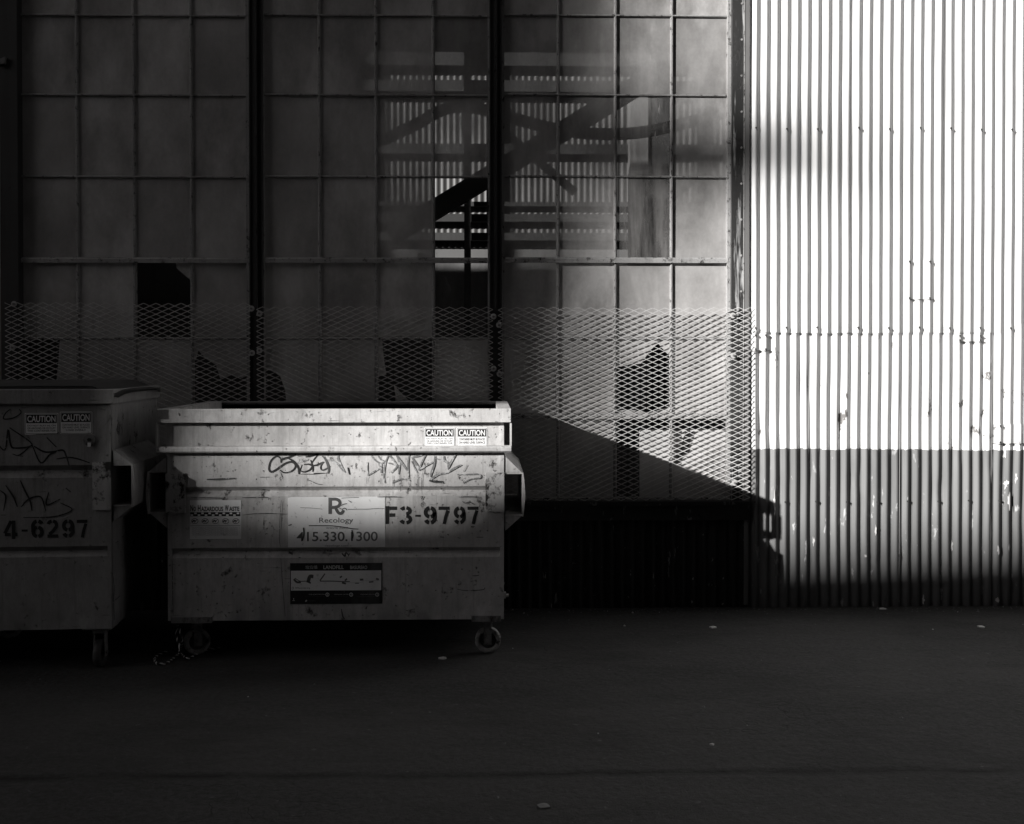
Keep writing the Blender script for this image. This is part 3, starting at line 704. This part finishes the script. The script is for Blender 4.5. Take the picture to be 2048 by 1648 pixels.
# bottom channels
for (a, b) in ((343, 424), (943, 1002)):
    m = MB(); m.cbox(X1(a, 1240), X1(b, 1240), -.012, .06, Z1(1244), Z1(1233), .003); m.build('base_channel', ['caster_metal'], D1)
caster(fr, 394, 1280, .13, .072, D1, R(28)); caster(fr, 976, 1280, .13, .072, D1, R(-4))
caster(fr, 462, 1280, .95, .072, D1, R(70)); caster(fr, 945, 1280, .95, .072, D1, R(60))
m = MB(); m.cyl((X1(1012, 1192), .02, Z1(1194)), .009, .03, 'x', 12); m.box(X1(1008), X1(1012), .005, .03, Z1(1199), Z1(1187)); m.build('drain_plug', ['washer'], D1)
FY = -.0022
# stencilled number
m = MB()
stencil(m, fr, [('F', 771, 794, 1012, 1048), ('3', 800, 824, 1012, 1049), ('-', 829, 843, 1012, 1048), ('9', 847, 873, 1012, 1049), ('7', 877, 899, 1012, 1048), ('9', 907, 931, 1012, 1049), ('7', 935, 957, 1012, 1048)], FY)
m.build('stencilled_number', ['stencil'], D1)
caution(fr, 848, 855, 910, 893, ['DO NOT PLAY IN, ON', 'OR AROUND OR OCCUPY', 'THIS CONTAINER FOR'], D1); caution(fr, 913, 855, 975, 893, ['CONTAINER MUST BE PLACED', 'ON HARD LEVEL SURFACE'], D1)
# company sign
def rect(m, a, b, c, d, y, mi):
    (x0, z0), (x1, z1) = fr(a, d), fr(c, b); m.face([(x0, y, z0), (x1, y, z0), (x1, y, z1), (x0, y, z1)], mi)
def tx(m, st, a, b, c, d, y, mi, off=0.0):
    (x0, z0), (x1, z1) = fr(a, d), fr(c, b); text(m, st, x0, x1, z0, z1, y, mi, off)
def stroke(m, pts, wpx, y, mi, sm=True, wf=None):
    q = [Vector((*fr(a, b), 0)) for a, b in pts]
    if sm and len(q) > 2: q = smooth_path(q, 5)
    m.ribbon([(v.x, v.y) for v in q], wpx/368, y, mi, wf)
m = MB(); (x0, z0), (x1, z1) = fr(576, 1094.5), fr(770, 993)
m.face([(x0, FY, z0), (x1, FY, z0), (x1, FY, z1-.002), (x1-.01, FY, z1), (x0+.02, FY, z1-.001), (x0, FY, z1-.006)], 0)
y1_ = FY-.0008
stroke(m, [(660.5, 1028), (660.5, 995)], 7.2, y1_, 1, False)
stroke(m, [(663, 998.2), (672, 998.2), (678.5, 1001.5), (680, 1007), (676.5, 1012.5), (668, 1014.6), (664, 1014.6)], 6.2, y1_-.0004, 1)
stroke(m, [(671, 1014), (673.5, 1020), (678, 1026), (683.5, 1026), (687.5, 1020)], 6.0, y1_-.0008, 1)
tx(m, 'Recology', 638.5, 1035, 706.5, 1048.5, y1_, 1, .005); tx(m, 'WASTE ZERO', 652, 1054, 697, 1058, y1_, 1)
tx(m, '415.330.1300', 593.5, 1063, 755.5, 1082.5, y1_, 1, .012); tx(m, 'recology.com', 650, 1089, 697, 1094, y1_, 1)
for pts, wd in (([(577, 1050.5), (580, 1050), (583.5, 1048.5)], 2), ([(618, 1051), (640, 1051), (665, 1051.5), (690, 1054.5), (704, 1057), (717, 1058)], 1.7), ([(601, 1015), (625, 1016), (645, 1018)], .7), ([(696, 1018.5), (715, 1018), (736, 1018), (750, 1017), (769, 1017)], .9), ([(607, 1055), (608, 1068), (605, 1081)], 2.4), ([(704, 1060), (706, 1070), (704, 1079)], 2.6), ([(682, 1011), (688, 1008), (694, 1007)], 1.2), ([(679, 1016), (684, 1018), (690, 1016), (694, 1020)], 1.3), ([(683, 996), (700, 995), (718, 994.5)], .8), ([(697, 1001), (701, 1003), (703, 1005)], 1.2)):
    stroke(m, pts, wd, y1_-.0016, 2)
m.build('company_sign', ['sticker', 'grey_ink', 'graffiti'], D1)
# hazard sticker
m = MB(); rect(m, 380, 1000, 482.5, 1078, FY, 0); yy = FY-.0008
for st, a, c, b, d in (('N', 381, 386.6, 1010, 1022.5), ('O', 387.5, 392, 1013, 1022.5), ('H', 396, 401.5, 1010, 1022.5), ('AZARDOUS', 402.5, 446.5, 1013, 1022.5), ('W', 450, 457.5, 1010, 1022), ('ASTE', 458.5, 479, 1013, 1022)):
    tx(m, st, a, b, c, d, yy, 1, .03)
rect(m, 380.5, 1024, 481, 1032.5, yy, 1)
for i in range(14):
    for j in range(2):
        if (i+j) % 2: rect(m, 381.5+i*7.1, 1024.8+j*3.6, 381.5+i*7.1+3.6*1.4, 1024.8+j*3.6+3.4, yy-.0006, 0)
for i in range(5):
    cx, cy = 390+i*20.5, 1042
    pts = [(cx+6.5*math.cos(R(a)), cy+5*math.sin(R(a))) for a in range(0, 361, 30)]; stroke(m, pts, .9, yy, 1)
    stroke(m, [(cx-5, cy+1.5), (cx-2, cy-1), (cx+1, cy+.5)], 2.6, yy-.0004, 1); stroke(m, [(cx-1, cy+3), (cx+4, cy-3)], 1.1, yy-.0004, 1)
rect(m, 380.5, 1050.8, 481, 1051.8, yy, 1)
for i in range(9):
    zrow = 1054.2+i*1.95
    tx(m, 'TOXIC  FLAMMABLE  CORROSIVE  BATTERIES  PAINT  SOLVENTS' if i % 2 else 'NO HAZARDOUS WASTE MAY BE PLACED IN THIS CONTAINER', 384, zrow, 476, zrow+1.15, yy, 2)
m.build('hazard_sticker', ['sticker', 'ink', 'grey_ink'], D1)
# landfill sticker
m = MB(); rect(m, 580.5, 1125.5, 764.5, 1208, FY, 1); yy = FY-.0008
rect(m, 582, 1140.5, 762.5, 1181, yy, 0)
tx(m, '\u5783\u573e\u586b', 611, 1130.5, 635, 1138, yy, 2); tx(m, 'LANDFILL', 647, 1130.5, 687.5, 1138, yy, 2, .02); tx(m, 'BASURERO', 700.5, 1131, 734.5, 1138, yy, 2, .015)
y2 = yy-.0008
for pts, wd in (([(588, 1158), (594, 1164), (602, 1164)], 4), ([(590, 1156), (600, 1162), (612, 1162)], 1.5), ([(616, 1165), (620, 1153), (627, 1153)], 7), ([(613, 1162), (622, 1166)], 3), ([(640, 1161), (648, 1150), (650, 1147)], 2.4), ([(640, 1162), (665, 1162), (690, 1163), (700, 1163)], 1.8), ([(680, 1155), (684, 1152)], 3), ([(684, 1165), (692, 1167)], 3.5), ([(690, 1161), (694, 1157)], 3), ([(710, 1166), (718, 1166)], 2), ([(720, 1159), (727, 1159)], 4), ([(738, 1164), (747, 1163)], 3), ([(752, 1157), (758, 1159)], 4)):
    stroke(m, pts, wd, y2, 3)
stroke(m, [(700, 1165), (722, 1164.5), (730, 1161), (750, 1161), (761, 1160)], .9, y2-.0004, 2)
tx(m, 'SFRecycles.org', 591, 1174, 620, 1178, y2, 1); stroke(m, [(586+1.8*math.cos(R(a)), 1176+2.2*math.sin(R(a))) for a in range(0, 361, 45)], .6, y2, 1)
for cx, tx0 in ((655, 618), (702.5, 669), (754.5, 721)):
    stroke(m, [(cx+3.2*math.cos(R(a)), 1189+3.2*math.sin(R(a))) for a in range(0, 361, 30)], 1.3, yy, 2)
    stroke(m, [(cx, 1187), (cx, 1191)], 1, yy, 2, False)
    tx(m, 'FOOD SCRAPS, YARD TRIM', tx0, 1187.6, cx-5, 1189.6, yy, 2); tx(m, 'NO COMPOST IN LANDFILL BIN', tx0-7, 1191.6, cx-6, 1192.8, yy, 3)
stroke(m, [(611, 1203), (614, 1200)], 2.6, yy, 2, False); tx(m, 'QUESTIONS CALL OR VISIT', 617, 1200, 631, 1203, yy, 3)
stroke(m, [(585, 1201), (590, 1201)], .8, yy, 2, False); stroke(m, [(587.5, 1196), (587.5, 1199)], 1.4, yy, 2, False)
m.build('landfill_sticker', ['sticker', 'ink', 'white_ink', 'grey_ink'], D1)
# graffiti and scratches on the front
m = MB(); q = lambda pts: [(520+a/8.533, 895+b/8.533) for a, b in pts]
YG = FY-.0002; kk = [0]
def gs(pts, wd, mi, f=q, sm=True):
    kk[0] += 1; stroke(m, f(pts), wd, YG-.00006*kk[0], mi, sm, lambda t: .65+.5*math.sin(t*math.pi))
gs([(620, 118), (500, 165), (400, 195), (365, 215), (362, 260)], 4.2, 0)
gs([(362, 240), (350, 185), (300, 150), (240, 170), (185, 235), (160, 310), (158, 380), (195, 415), (260, 390), (340, 335), (430, 275), (520, 245), (590, 270), (605, 330), (560, 390), (480, 425), (400, 425), (345, 385)], 3.8, 0)
gs([(480, 180), (560, 225), (625, 290), (660, 360), (665, 455)], 4.2, 0)
gs([(640, 265), (720, 235), (780, 215)], 3, 1); gs([(645, 150), (715, 155)], 2, 1)
gs([(780, 160), (870, 145), (1000, 110)], 2.8, 0); gs([(1000, 110), (940, 180), (880, 265)], 2.2, 0)
gs([(720, 290), (690, 370), (672, 455)], 1.6, 0); gs([(720, 230), (790, 215), (830, 195)], 3.4, 1)
gs([(750, 290), (840, 285), (890, 320), (850, 380), (760, 415), (700, 400)], 3.0, 0)
gs([(865, 210), (890, 300), (905, 350), (900, 415)], 2.8, 0); gs([(880, 310), (960, 300), (1020, 275), (1080, 245)], 3, 0)
gs([(1110, 165), (1060, 150)], 3.6, 0); gs([(1085, 160), (1125, 215), (1160, 300), (1175, 380), (1160, 445)], 4.2, 0)
gs([(1090, 240), (1050, 290), (1035, 350), (1070, 385), (1140, 355), (1200, 320)], 2.6, 0)
gs([(665, 452), (780, 452), (910, 455), (1010, 445), (1150, 432)], 1.2, 0, sm=False); gs([(915, 440), (1090, 437)], 2.6, 0)
gs([(1150, 210), (1230, 225), (1320, 280), (1380, 350), (1420, 405)], 2.8, 1); gs([(1345, 115), (1335, 170), (1370, 270), (1420, 370), (1455, 425)], 3, 1)
gs([(1500, 340), (1530, 460)], 4.2, 0, sm=False); gs([(345, 420), (375, 480), (385, 540)], 1, 2); gs([(805, 545), (880, 575), (980, 620), (1070, 628)], 1.2, 2)
gs([(0, 505), (160, 502)], 1.6, 2); gs([(815, 520), (812, 575)], 1.4, 2)
q2 = lambda pts: [(720+a/7.877, 895+b/7.877) for a, b in pts]
for pts, wd in (([(120, 230), (125, 440)], 3.4), ([(125, 445), (220, 380), (330, 320)], 2.6), ([(175, 125), (240, 200), (330, 250), (400, 220)], 2.6), ([(285, 130), (330, 190), (400, 215)], 2.6),
                ([(460, 105), (410, 210), (385, 330), (375, 460), (395, 560)], 3), ([(450, 105), (520, 190), (590, 290)], 3.2), ([(330, 250), (335, 400)], 5), ([(430, 240), (520, 260), (580, 300), (490, 400)], 3.4),
                ([(575, 125), (620, 230), (610, 420)], 3.6), ([(590, 140), (680, 270), (760, 390)], 3.4), ([(780, 110), (755, 250), (770, 480)], 3), ([(790, 150), (900, 140), (1030, 100)], 3), ([(1040, 110), (980, 220), (930, 350)], 2.6),
                ([(820, 160), (900, 290), (925, 360)], 4.6), ([(810, 210), (870, 340), (905, 400)], 2.2), ([(925, 360), (1010, 300), (1150, 225)], 3.4), ([(1180, 130), (1170, 260), (1130, 380), (1110, 460)], 4),
                ([(1190, 170), (1290, 200), (1420, 240)], 2.6), ([(1320, 130), (1330, 200), (1390, 260), (1375, 340)], 3.6), ([(1520, 90), (1440, 220), (1390, 330)], 3.4), ([(1600, 270), (1480, 330), (1370, 400)], 3.6), ([(1370, 400), (1240, 420), (1140, 480), (1100, 520)], 3.6),
                ([(1690, 270), (1630, 380)], 2), ([(1530, 425), (1740, 420), (1860, 420), (1905, 450), (1880, 480), (1740, 500), (1620, 560)], 2.8), ([(510, 560), (580, 520), (660, 495), (760, 505), (790, 530)], 2.8)):
    gs(pts, wd, 1, q2)
gs([(1090, 520), (1180, 535), (1310, 540)], 4.4, 0, q2); gs([(1160, 540), (1320, 560)], 2.4, 2, q2)
for pts in ([(520, 440), (520, 600), (522, 760)], [(620, 420), (640, 560), (640, 690)], [(770, 540), (780, 610), (805, 690)], [(905, 400), (905, 560), (900, 630)], [(985, 400), (970, 540), (980, 740)], [(110, 470), (108, 570)], [(325, 480), (325, 570)]):
    gs(pts, 1.0, 2, q2)
# dents / scratches lower down: pixel coordinates
idt = lambda pts: pts
for pts, wd in (([(414, 958.5), (440, 958), (471, 956)], 3), ([(383, 995), (410, 995), (445, 996)], 1.4), ([(485, 995), (510, 994.5), (536, 995), (537, 1000)], 1.4), ([(563, 1000), (560, 1040), (559, 1075), (561, 1093)], 1.2), ([(485, 1030), (510, 1027), (540, 1026.5), (575, 1028)], 1), ([(562, 1116), (565, 1160), (568, 1200), (571, 1232)], 1), ([(570, 1157), (580, 1157)], 1), ([(915, 1178), (930, 1180.5), (955, 1180), (968, 1178), (970, 1174)], 1.5), ([(945, 1151), (953, 1151), (958, 1150)], 1.6), ([(811, 1221), (822, 1219), (830, 1217)], 1.2), ([(880, 1073.5), (888, 1074)], 2), ([(895, 1068), (898, 1070)], 3), ([(915, 1075), (921, 1076)], 2), ([(953, 1074), (967, 1074)], 2), ([(755, 993.5), (780, 993), (804, 993.5)], 1.2), ([(915, 993.5), (935, 993), (958, 993.5)], 1.2), ([(925, 1002), (930, 1006), (938, 1004), (950, 1009)], 1.6), ([(843, 998), (846, 992)], 3), ([(684, 1106), (690, 1112), (692, 1105), (698, 1110)], 3), ([(700, 1106), (697, 1112)], 2), ([(683, 1217), (686, 1232), (690, 1238)], 2.5), ([(345, 1120), (346, 1170), (347, 1230)], 1.3)):
    gs(pts, wd, 2, idt)
m.build('graffiti', ['graffiti', 'graffiti_faint', 'drip'], D1)

# ---- dark dumpster on the left
rz2 = R(3.0); c2 = P(224, 1300, 5.79); Wd = 1.86; cc, ss = math.cos(rz2), math.sin(rz2)
fr = Frame((c2.x-Wd/2*cc, c2.y-Wd/2*ss, 0), rz2)
D2 = empty('dumpster', fr.O, 'dark grey steel dumpster at the left edge with a closed black lid', 'dumpster', rz2, 'steel dumpsters parked along the shed')
Z2 = lambda py, px=150: fr(px, py)[1]; X2 = lambda px, py=985: fr(px, py)[0]
p2 = dict(cx=170, cy=985, xl=-Wd/2, xr=Wd/2, D=.97, bottom=1258, top=778, rimb=807, grooves=[(930, 941, 955), (1092, 1102, 1113)], gx=(-Wd/2+.03, X2(215)), rimo=.02, rimw=.03, seed=4)
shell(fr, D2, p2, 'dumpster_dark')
m = MB(); nn = 14; rows = []
for j in range(9):
    yv = -.01+1.0*j/8
    rows.append([(-Wd/2-.02+(Wd+.06)*i/nn, yv, Z2(778)+.016+.022*(1-abs(2*j/8-1)**4)-(.05*((i-(nn-1))**1) if i > nn-1 else 0)) for i in range(nn+1)])
m.quadgrid(rows, 0); m.quadgrid([[(p[0], p[1], p[2]-.012) for p in r] for r in rows], 0)
m.box(-Wd/2-.02, Wd/2-.07, -.013, -.003, Z2(778)-.01, Z2(778)+.012)
m.build('lid', ['lid'], D2)
m = MB(); m.cbox(X2(186), X2(223), -.011, -.003, Z2(1020), Z2(924), .002); m.build('pocket_plate', ['worn_plate'], D2)
pocket(fr, D2, 1, (226, 264, 900, 931, 1010, 1043), 'dumpster_dark', .72)
caster(fr, 201, 1280, .10, .075, D2, R(88), 'hub'); caster(fr, 20, 1280, .75, .075, D2, R(40))
m = MB(); lx, lz = fr(180, 880); m.cyl((lx, -.006, lz), .032, .010, 'y', 24, 0, bev=.002); m.cyl((lx, -.014, lz+.003), .009, .012, 'y', 12, 1); m.box(lx-.008, lx+.008, -.017, -.012, lz-.034, lz-.012, 2)
m.build('lock_disc', ['caster_metal', 'black', 'sticker'], D2)
m = MB(); stencil(m, fr, [('F', -32, -8, 1041, 1078), ('4', 10, 33, 1041, 1078), ('-', 42, 57, 1041, 1078), ('6', 63, 88, 1038, 1077), ('2', 94, 117, 1038, 1076), ('9', 124, 149, 1038, 1076), ('7', 154, 175, 1038, 1075)], FY)
m.build('stencilled_number', ['stencil'], D2)
caution(fr, 50, 826, 117, 869, ['DO NOT PLAY IN, ON', 'OR AROUND OR OCCUPY', 'THIS CONTAINER FOR'], D2, True)
caution(fr, 120, 823, 185, 868, ['CONTAINER MUST BE PLACED', 'ON HARD LEVEL SURFACE', 'LOAD EVENLY'], D2)
m = MB(); kk[0] = 0; q3 = lambda pts: [(a/5.12, 740+b/5.12) for a, b in pts]
for pts, wd in (([(200, 400), (215, 440), (140, 490), (40, 500), (60, 440), (110, 400)], 2.2), ([(-60, 700), (50, 820), (85, 610), (110, 760), (160, 800), (330, 760), (100, 590)], 3), ([(130, 860), (200, 870), (300, 790), (330, 760)], 2), ([(480, 690), (580, 790)], 3), ([(330, 765), (420, 950), (520, 860), (640, 820), (680, 880), (710, 980)], 3.2), ([(350, 780), (470, 840), (640, 820)], 3), ([(580, 910), (700, 895), (800, 910), (920, 950)], 2.6)):
    gs(pts, wd, 0, q3)
m.build('graffiti', ['graffiti', 'drip'], D2)
m = MB()
for pts, wd in (([(210, 1130), (260, 1240), (310, 1340), (330, 1440)], 3), ([(0, 1230), (60, 1290), (40, 1440)], 2.6), ([(60, 1180), (140, 1300), (180, 1400)], 3), ([(220, 1400), (300, 1320), (420, 1300), (470, 1440)], 2.6), ([(500, 1250), (480, 1380), (620, 1320)], 2.4), ([(620, 1360), (740, 1430), (560, 1500), (240, 1510)], 2)):
    gs(pts, wd, 0, q3)
m.build('graffiti', ['graffiti', 'drip'], D2)
for pts, wd in (([(148, 780), (149, 800)], 3), ([(217, 778), (216, 802)], 3), ([(132, 976), (142, 984)], 3.5), ([(225, 1145), (229, 1175), (227, 1200), (230, 1240)], 1.5), ([(2, 1030), (12, 1030)], 2)):
    m = MB(); gs(pts, wd, 0, idt); m.build('scuff', ['drip'], D2)

# ------------------------------------------------------------------ rope under the left caster of the light dumpster
def rope(points, rad=.0055):
    path = []
    for q in points: path.append(q)
    pth = smooth_path(path, 14)
    return pth
rp = [G(358, 1262, .0)] ; YR = 6.02
base = [P(355, 1256, YR), P(354, 1275, YR), P(357, 1290, YR-.02)]
kn = P(361, 1301, YR-.04)
l1 = [kn, P(363, 1282, YR), P(359, 1262, YR+.02), P(355, 1252, YR+.03)]
zr = .007
gp = lambda a, b: G(a, b, zr)
seq = [P(355, 1250, YR+.03), P(353, 1272, YR), P(360, 1300, YR-.05), gp(352, 1312), gp(335, 1325), gp(316, 1328), gp(309, 1318), gp(318, 1309), gp(336, 1302)]
seq2 = [P(357, 1250, YR+.03), P(364, 1280, YR), gp(362, 1302), gp(368, 1313), gp(376, 1317), gp(392, 1309), gp(408, 1301), gp(425, 1297), gp(441, 1296)]
root = empty('rope', gp(360, 1305), 'black and white twisted rope lying by the caster of the light dumpster', 'rope')
m = MB()
for s_ in (seq, seq2):
    pth = smooth_path([v-root.location for v in s_], 14)
    fine_ = []
    for i in range(len(pth)-1):
        for k in range(2): fine_.append(pth[i].lerp(pth[i+1], k/2))
    acc = 0.0; ph = []
    for i in range(len(fine_)):
        if i: acc += (fine_[i]-fine_[i-1]).length
        ph.append(acc)
    for strand in range(3):
        pts = []
        for i, c in enumerate(fine_):
            a = ph[i]/.045*2*math.pi+strand*2.094
            d = (fine_[min(i+1, len(fine_)-1)]-fine_[max(0, i-1)]).normalized(); u = d.cross(Vector((0, .3, 1))).normalized(); v = d.cross(u)
            pts.append(c+(u*math.cos(a)+v*math.sin(a))*.0032)
        m.tube(pts, .0034, 5, 0 if strand == 0 else 1)
m.build('rope_strands', ['rope_light', 'rope_dark'], root)

# ------------------------------------------------------------------ litter on the asphalt
def scrap(px, py, w_, h_, label, name='paper_scrap', cat='litter', mat='paper', fold=.3):
    c = G(px, py); root = MB(); n = 9; pts = []
    for k in range(n):
        a = 2*math.pi*k/n; rr = random.uniform(.7, 1.1); pts.append((math.cos(a)*w_/2*rr, math.sin(a)*h_/2*rr, .004+random.random()*w_*fold*.4))
    ctr = (0, 0, .006+w_*fold*.5)
    for k in range(n): root.face([pts[k], pts[(k+1) % n], ctr])
    for k in range(n): root.face([(pts[k][0], pts[k][1], 0.001), (pts[(k+1) % n][0], pts[(k+1) % n][1], .001), pts[(k+1) % n], pts[k]])
    o = root.build(name, mat); o.location = c; tag(o, label, cat)
scrap(1963, 1255, .045, .05, 'white paper scrap lying near the foot of the wall at far right')
scrap(1427, 1256, .05, .04, 'crumpled grey paper scrap on asphalt below the black sill of the sunlit window')
scrap(886, 1318, .05, .03, 'small flat paper scrap on asphalt just left of the round front caster')
scrap(1087, 1613, .055, .05, 'flat pale leaf on the asphalt at the bottom of the photo', 'fallen_leaf', 'leaf', 'leaf', .1)
scrap(1424, 1490, .02, .02, 'tiny white chip on the asphalt right of centre', 'paint_chip', 'litter')
scrap(1766, 1219, .05, .03, 'pale chip against the foot of the dark wall at right', 'paint_chip', 'litter')

m = MB()
for k in range(520):
    x = random.uniform(-.2, 4.5) if k % 3 else random.uniform(-4, 4.5); y = WY-.03-abs(random.gauss(0, .07)) if k % 4 else random.uniform(3.6, 7.1); r = random.uniform(.002, .007)*(1 if k % 9 else 1.7)
    v = [(x+r*math.cos(a+k)*random.uniform(.6, 1.2), y+r*math.sin(a+k)*random.uniform(.6, 1.2)) for a in (0, 1.25, 2.5, 3.75, 5)]
    for a in range(5): m.face([(v[a][0], v[a][1], .0005), (v[(a+1) % 5][0], v[(a+1) % 5][1], .0005), (x, y, r*.9)], 1 if k % 14 == 0 else 0)
tag(m.build('grit', ['leaf', 'paper']), 'fine grit and crumbs of old paint scattered along the foot of the wall', 'grit', kind='stuff')

# ------------------------------------------------------------------ buildings across the yard that shade the facade
side = Vector((-Hh.y, Hh.x, 0))                    # to the left as seen from the sun
def far_building(name, corner, length, depth, height, label, floors, mat='concrete', dirs=1, slope=0, edge=None):
    """corner: ground point of the edge that casts; runs along side*dirs, depth away from the facade"""
    root = empty(name, corner, label, 'building')
    u = side*dirs; v = -Hh
    rot = Matrix(((u.x, v.x, 0, 0), (u.y, v.y, 0, 0), (0, 0, 1, 0), (0, 0, 0, 1)))
    e0 = edge[0][0] if edge else 0
    m = MB(); m.prism([(e0, 0), (length, 0), (length, height+slope*length), (e0, height+slope*e0)], 0, depth, 'y'); m.v = [tuple(rot @ Vector(p)) for p in m.v]; m.build('wall', [mat], root)
    if edge:
        m = MB(); m.prism(edge[1:]+[(edge[-1][0], height), (e0-.001, height+slope*e0), (e0-.001, edge[1][1]-.01)], 0, .3, 'y'); m.v = [tuple(rot @ Vector(p)) for p in m.v]; m.build('shade_edge_slab', [mat], root)  # thin slab added to shape the slanted shade edge
    m = MB(); m.prism([(e0, height+slope*e0+.001), (length, height+slope*length+.001), (length, height+slope*length+.25), (e0, height+slope*e0+.25)], 0, depth+.2, 'y'); m.v = [tuple(rot @ Vector(p)) for p in m.v]; m.build('roof', ['roof'], root)
    fh = height/floors
    for f in range(floors):
        for k in range(int(length/5)-(1 if f > floors-3 else 0)):
            m = MB(); x0 = 1.2+k*5; m.box(x0, x0+2.6, -.06, -.003, f*fh+.9, f*fh+2.3, 0, rot); m.build('window', ['dark_glass'], root)
    return root, rot
wp = P(1252, 600, WY); E1 = wp-Hh*70; E1.z = 0
H1 = 4.75+70*TANE
tower, rot = far_building('office_block', E1, 20, 12, H1-.25, 'tall office block with an edge slab added to slant its shadow behind the camera, off to the left', 8, slope=-.444, edge=[(-.03, 25.4), (0, 23.8), (.06, 23.1), (.17, 22.5), (.22, 0)][::-1])  # edge steps and roof fall shaped to place the shade
# tapering hoist jib from the block, its shadow crosses the post and the white cladding
S2 = 60.0
jz = ZW(290, 1510)+S2*TANE
m = MB()
xe = XW(1760)-wp.x; dj = P(1215, 500, WY).x-wp.x
def side_off(dx): return dx*(-Hh.y*-1)             # shift across the light for a shift dx along the facade
across = lambda dx: -dx*abs(Hh.y)
a0 = across(-1.2); a1 = across(xe)
j0 = wp-Hh*S2+side*(-a0*-1)*0
def jp(dx, dz): 
    p = Vector((wp.x+dx, WY, 0))-Hh*S2; return Vector((p.x, p.y, jz+dz))-tower.location
for (d0, d1, h0, h1) in ((-1.3, dj+.75, .62, .50), (dj+.75, dj+1.35, .50, .30), (dj+1.35, xe, .30, .06)):
    for s0, s1 in ((.5, -.5),):
        A = [jp(d0, h0*.5), jp(d0, -h0*.5), jp(d1, -h1*.5), jp(d1, h1*.5)]
        B = [p-Hh*.3 for p in A]
        m.face(A); m.face(B[::-1])
        for k in range(4): m.face([A[k], B[k], B[(k+1) % 4], A[(k+1) % 4]])
m.beam(jp(-1.2, 0), jp(-1.2, 0)-Hh*10.5, .3, .3)
m.build('hoist_jib', ['black'], tower)
S3 = 46.0; zc = ZW(1098, 1700)
WK = Vector((2.0, WY, 0))-Hh*S3; wx = WK.x; hk = zc+S3*TANE
WS = empty('workshop', (wx-15, WK.y, 0), 'long low workshop with a sloping roof behind the camera, across the yard', 'building')
slp = .035; hL = hk-slp*15
m = MB(); m.prism([(0, 0), (24.3, 0), (24.3, hL+slp*24.3-.5), (0, hL-.5)], -9, -.1, 'y'); m.build('wall', ['concrete'], WS)
kx = 15-.5  # roof line stepped down here to lower the shade edge on the dumpster
m = MB(); m.prism([(-.2, hL-.499-.2*slp), (24.35, hL+slp*24.35-.499), (24.35, hL+slp*24.35), (kx, hL+slp*kx), (kx-.1, hL+slp*kx-.13), (-.2, hL-.13-.2*slp)], -9.2, 0, 'y'); m.build('roof', ['roof'], WS)
for f in range(2):
    for k in range(6):
        m = MB(); m.box(1.2+k*3.9, 3.6+k*3.9, -.097, -.04, 1.2+f*3.4, 3.2+f*3.4); m.build('window', ['dark_glass'], WS)
OP = empty('rear_sky_blocker', (-15.5, -8, 0), 'tall dark block added unseen behind the camera to block sky light', 'building')  # added out of view to cut the sky fill in the yard
m = MB(); m.box(0, 50, -10, 0, 0, 26); m.build('wall', ['sky_blocker_dark'], OP)
m = MB(); m.box(-.2, 50.2, -10.2, .2, 26.001, 26.4); m.build('blocker_parapet', ['roof'], OP)
for f in range(5):
    for k in range(12):
        m = MB(); m.box(1.5+k*4, 3.7+k*4, .003, .06, 2+f*4.8, 4.6+f*4.8); m.build('window', ['dark_glass'], OP)

NB = empty('left_sky_blocker', (-24, 3.6, 0), 'dark unseen block added beyond the left end of the shed to block sky light', 'building')  # added out of view to close off the sky on the left
m = MB(); m.box(0, 8, 0, 40, 0, 20); m.build('wall', ['sky_blocker_dark'], NB)
m = MB(); m.box(-.2, 8.2, -.2, 40.2, 20.001, 20.4); m.build('blocker_parapet', ['roof'], NB)
for f in range(4):
    for k in range(8):
        m = MB(); m.box(8.003, 8.06, 1.5+k*4.7, 3.7+k*4.7, 1.6+f*4.6, 4.0+f*4.6); m.build('window', ['dark_glass'], NB)

# ------------------------------------------------------------------ output
vs = sc.view_settings; vs.view_transform = 'Standard'; vs.look = 'None'; vs.exposure = .85; vs.gamma = 1
sc.render.engine = 'CYCLES'; c = sc.cycles; c.use_denoising = True; c.max_bounces = 8; c.transparent_max_bounces = 12
c.diffuse_bounces = 4; c.glossy_bounces = 3; c.caustics_reflective = False; c.caustics_refractive = False; c.sample_clamp_indirect = 4
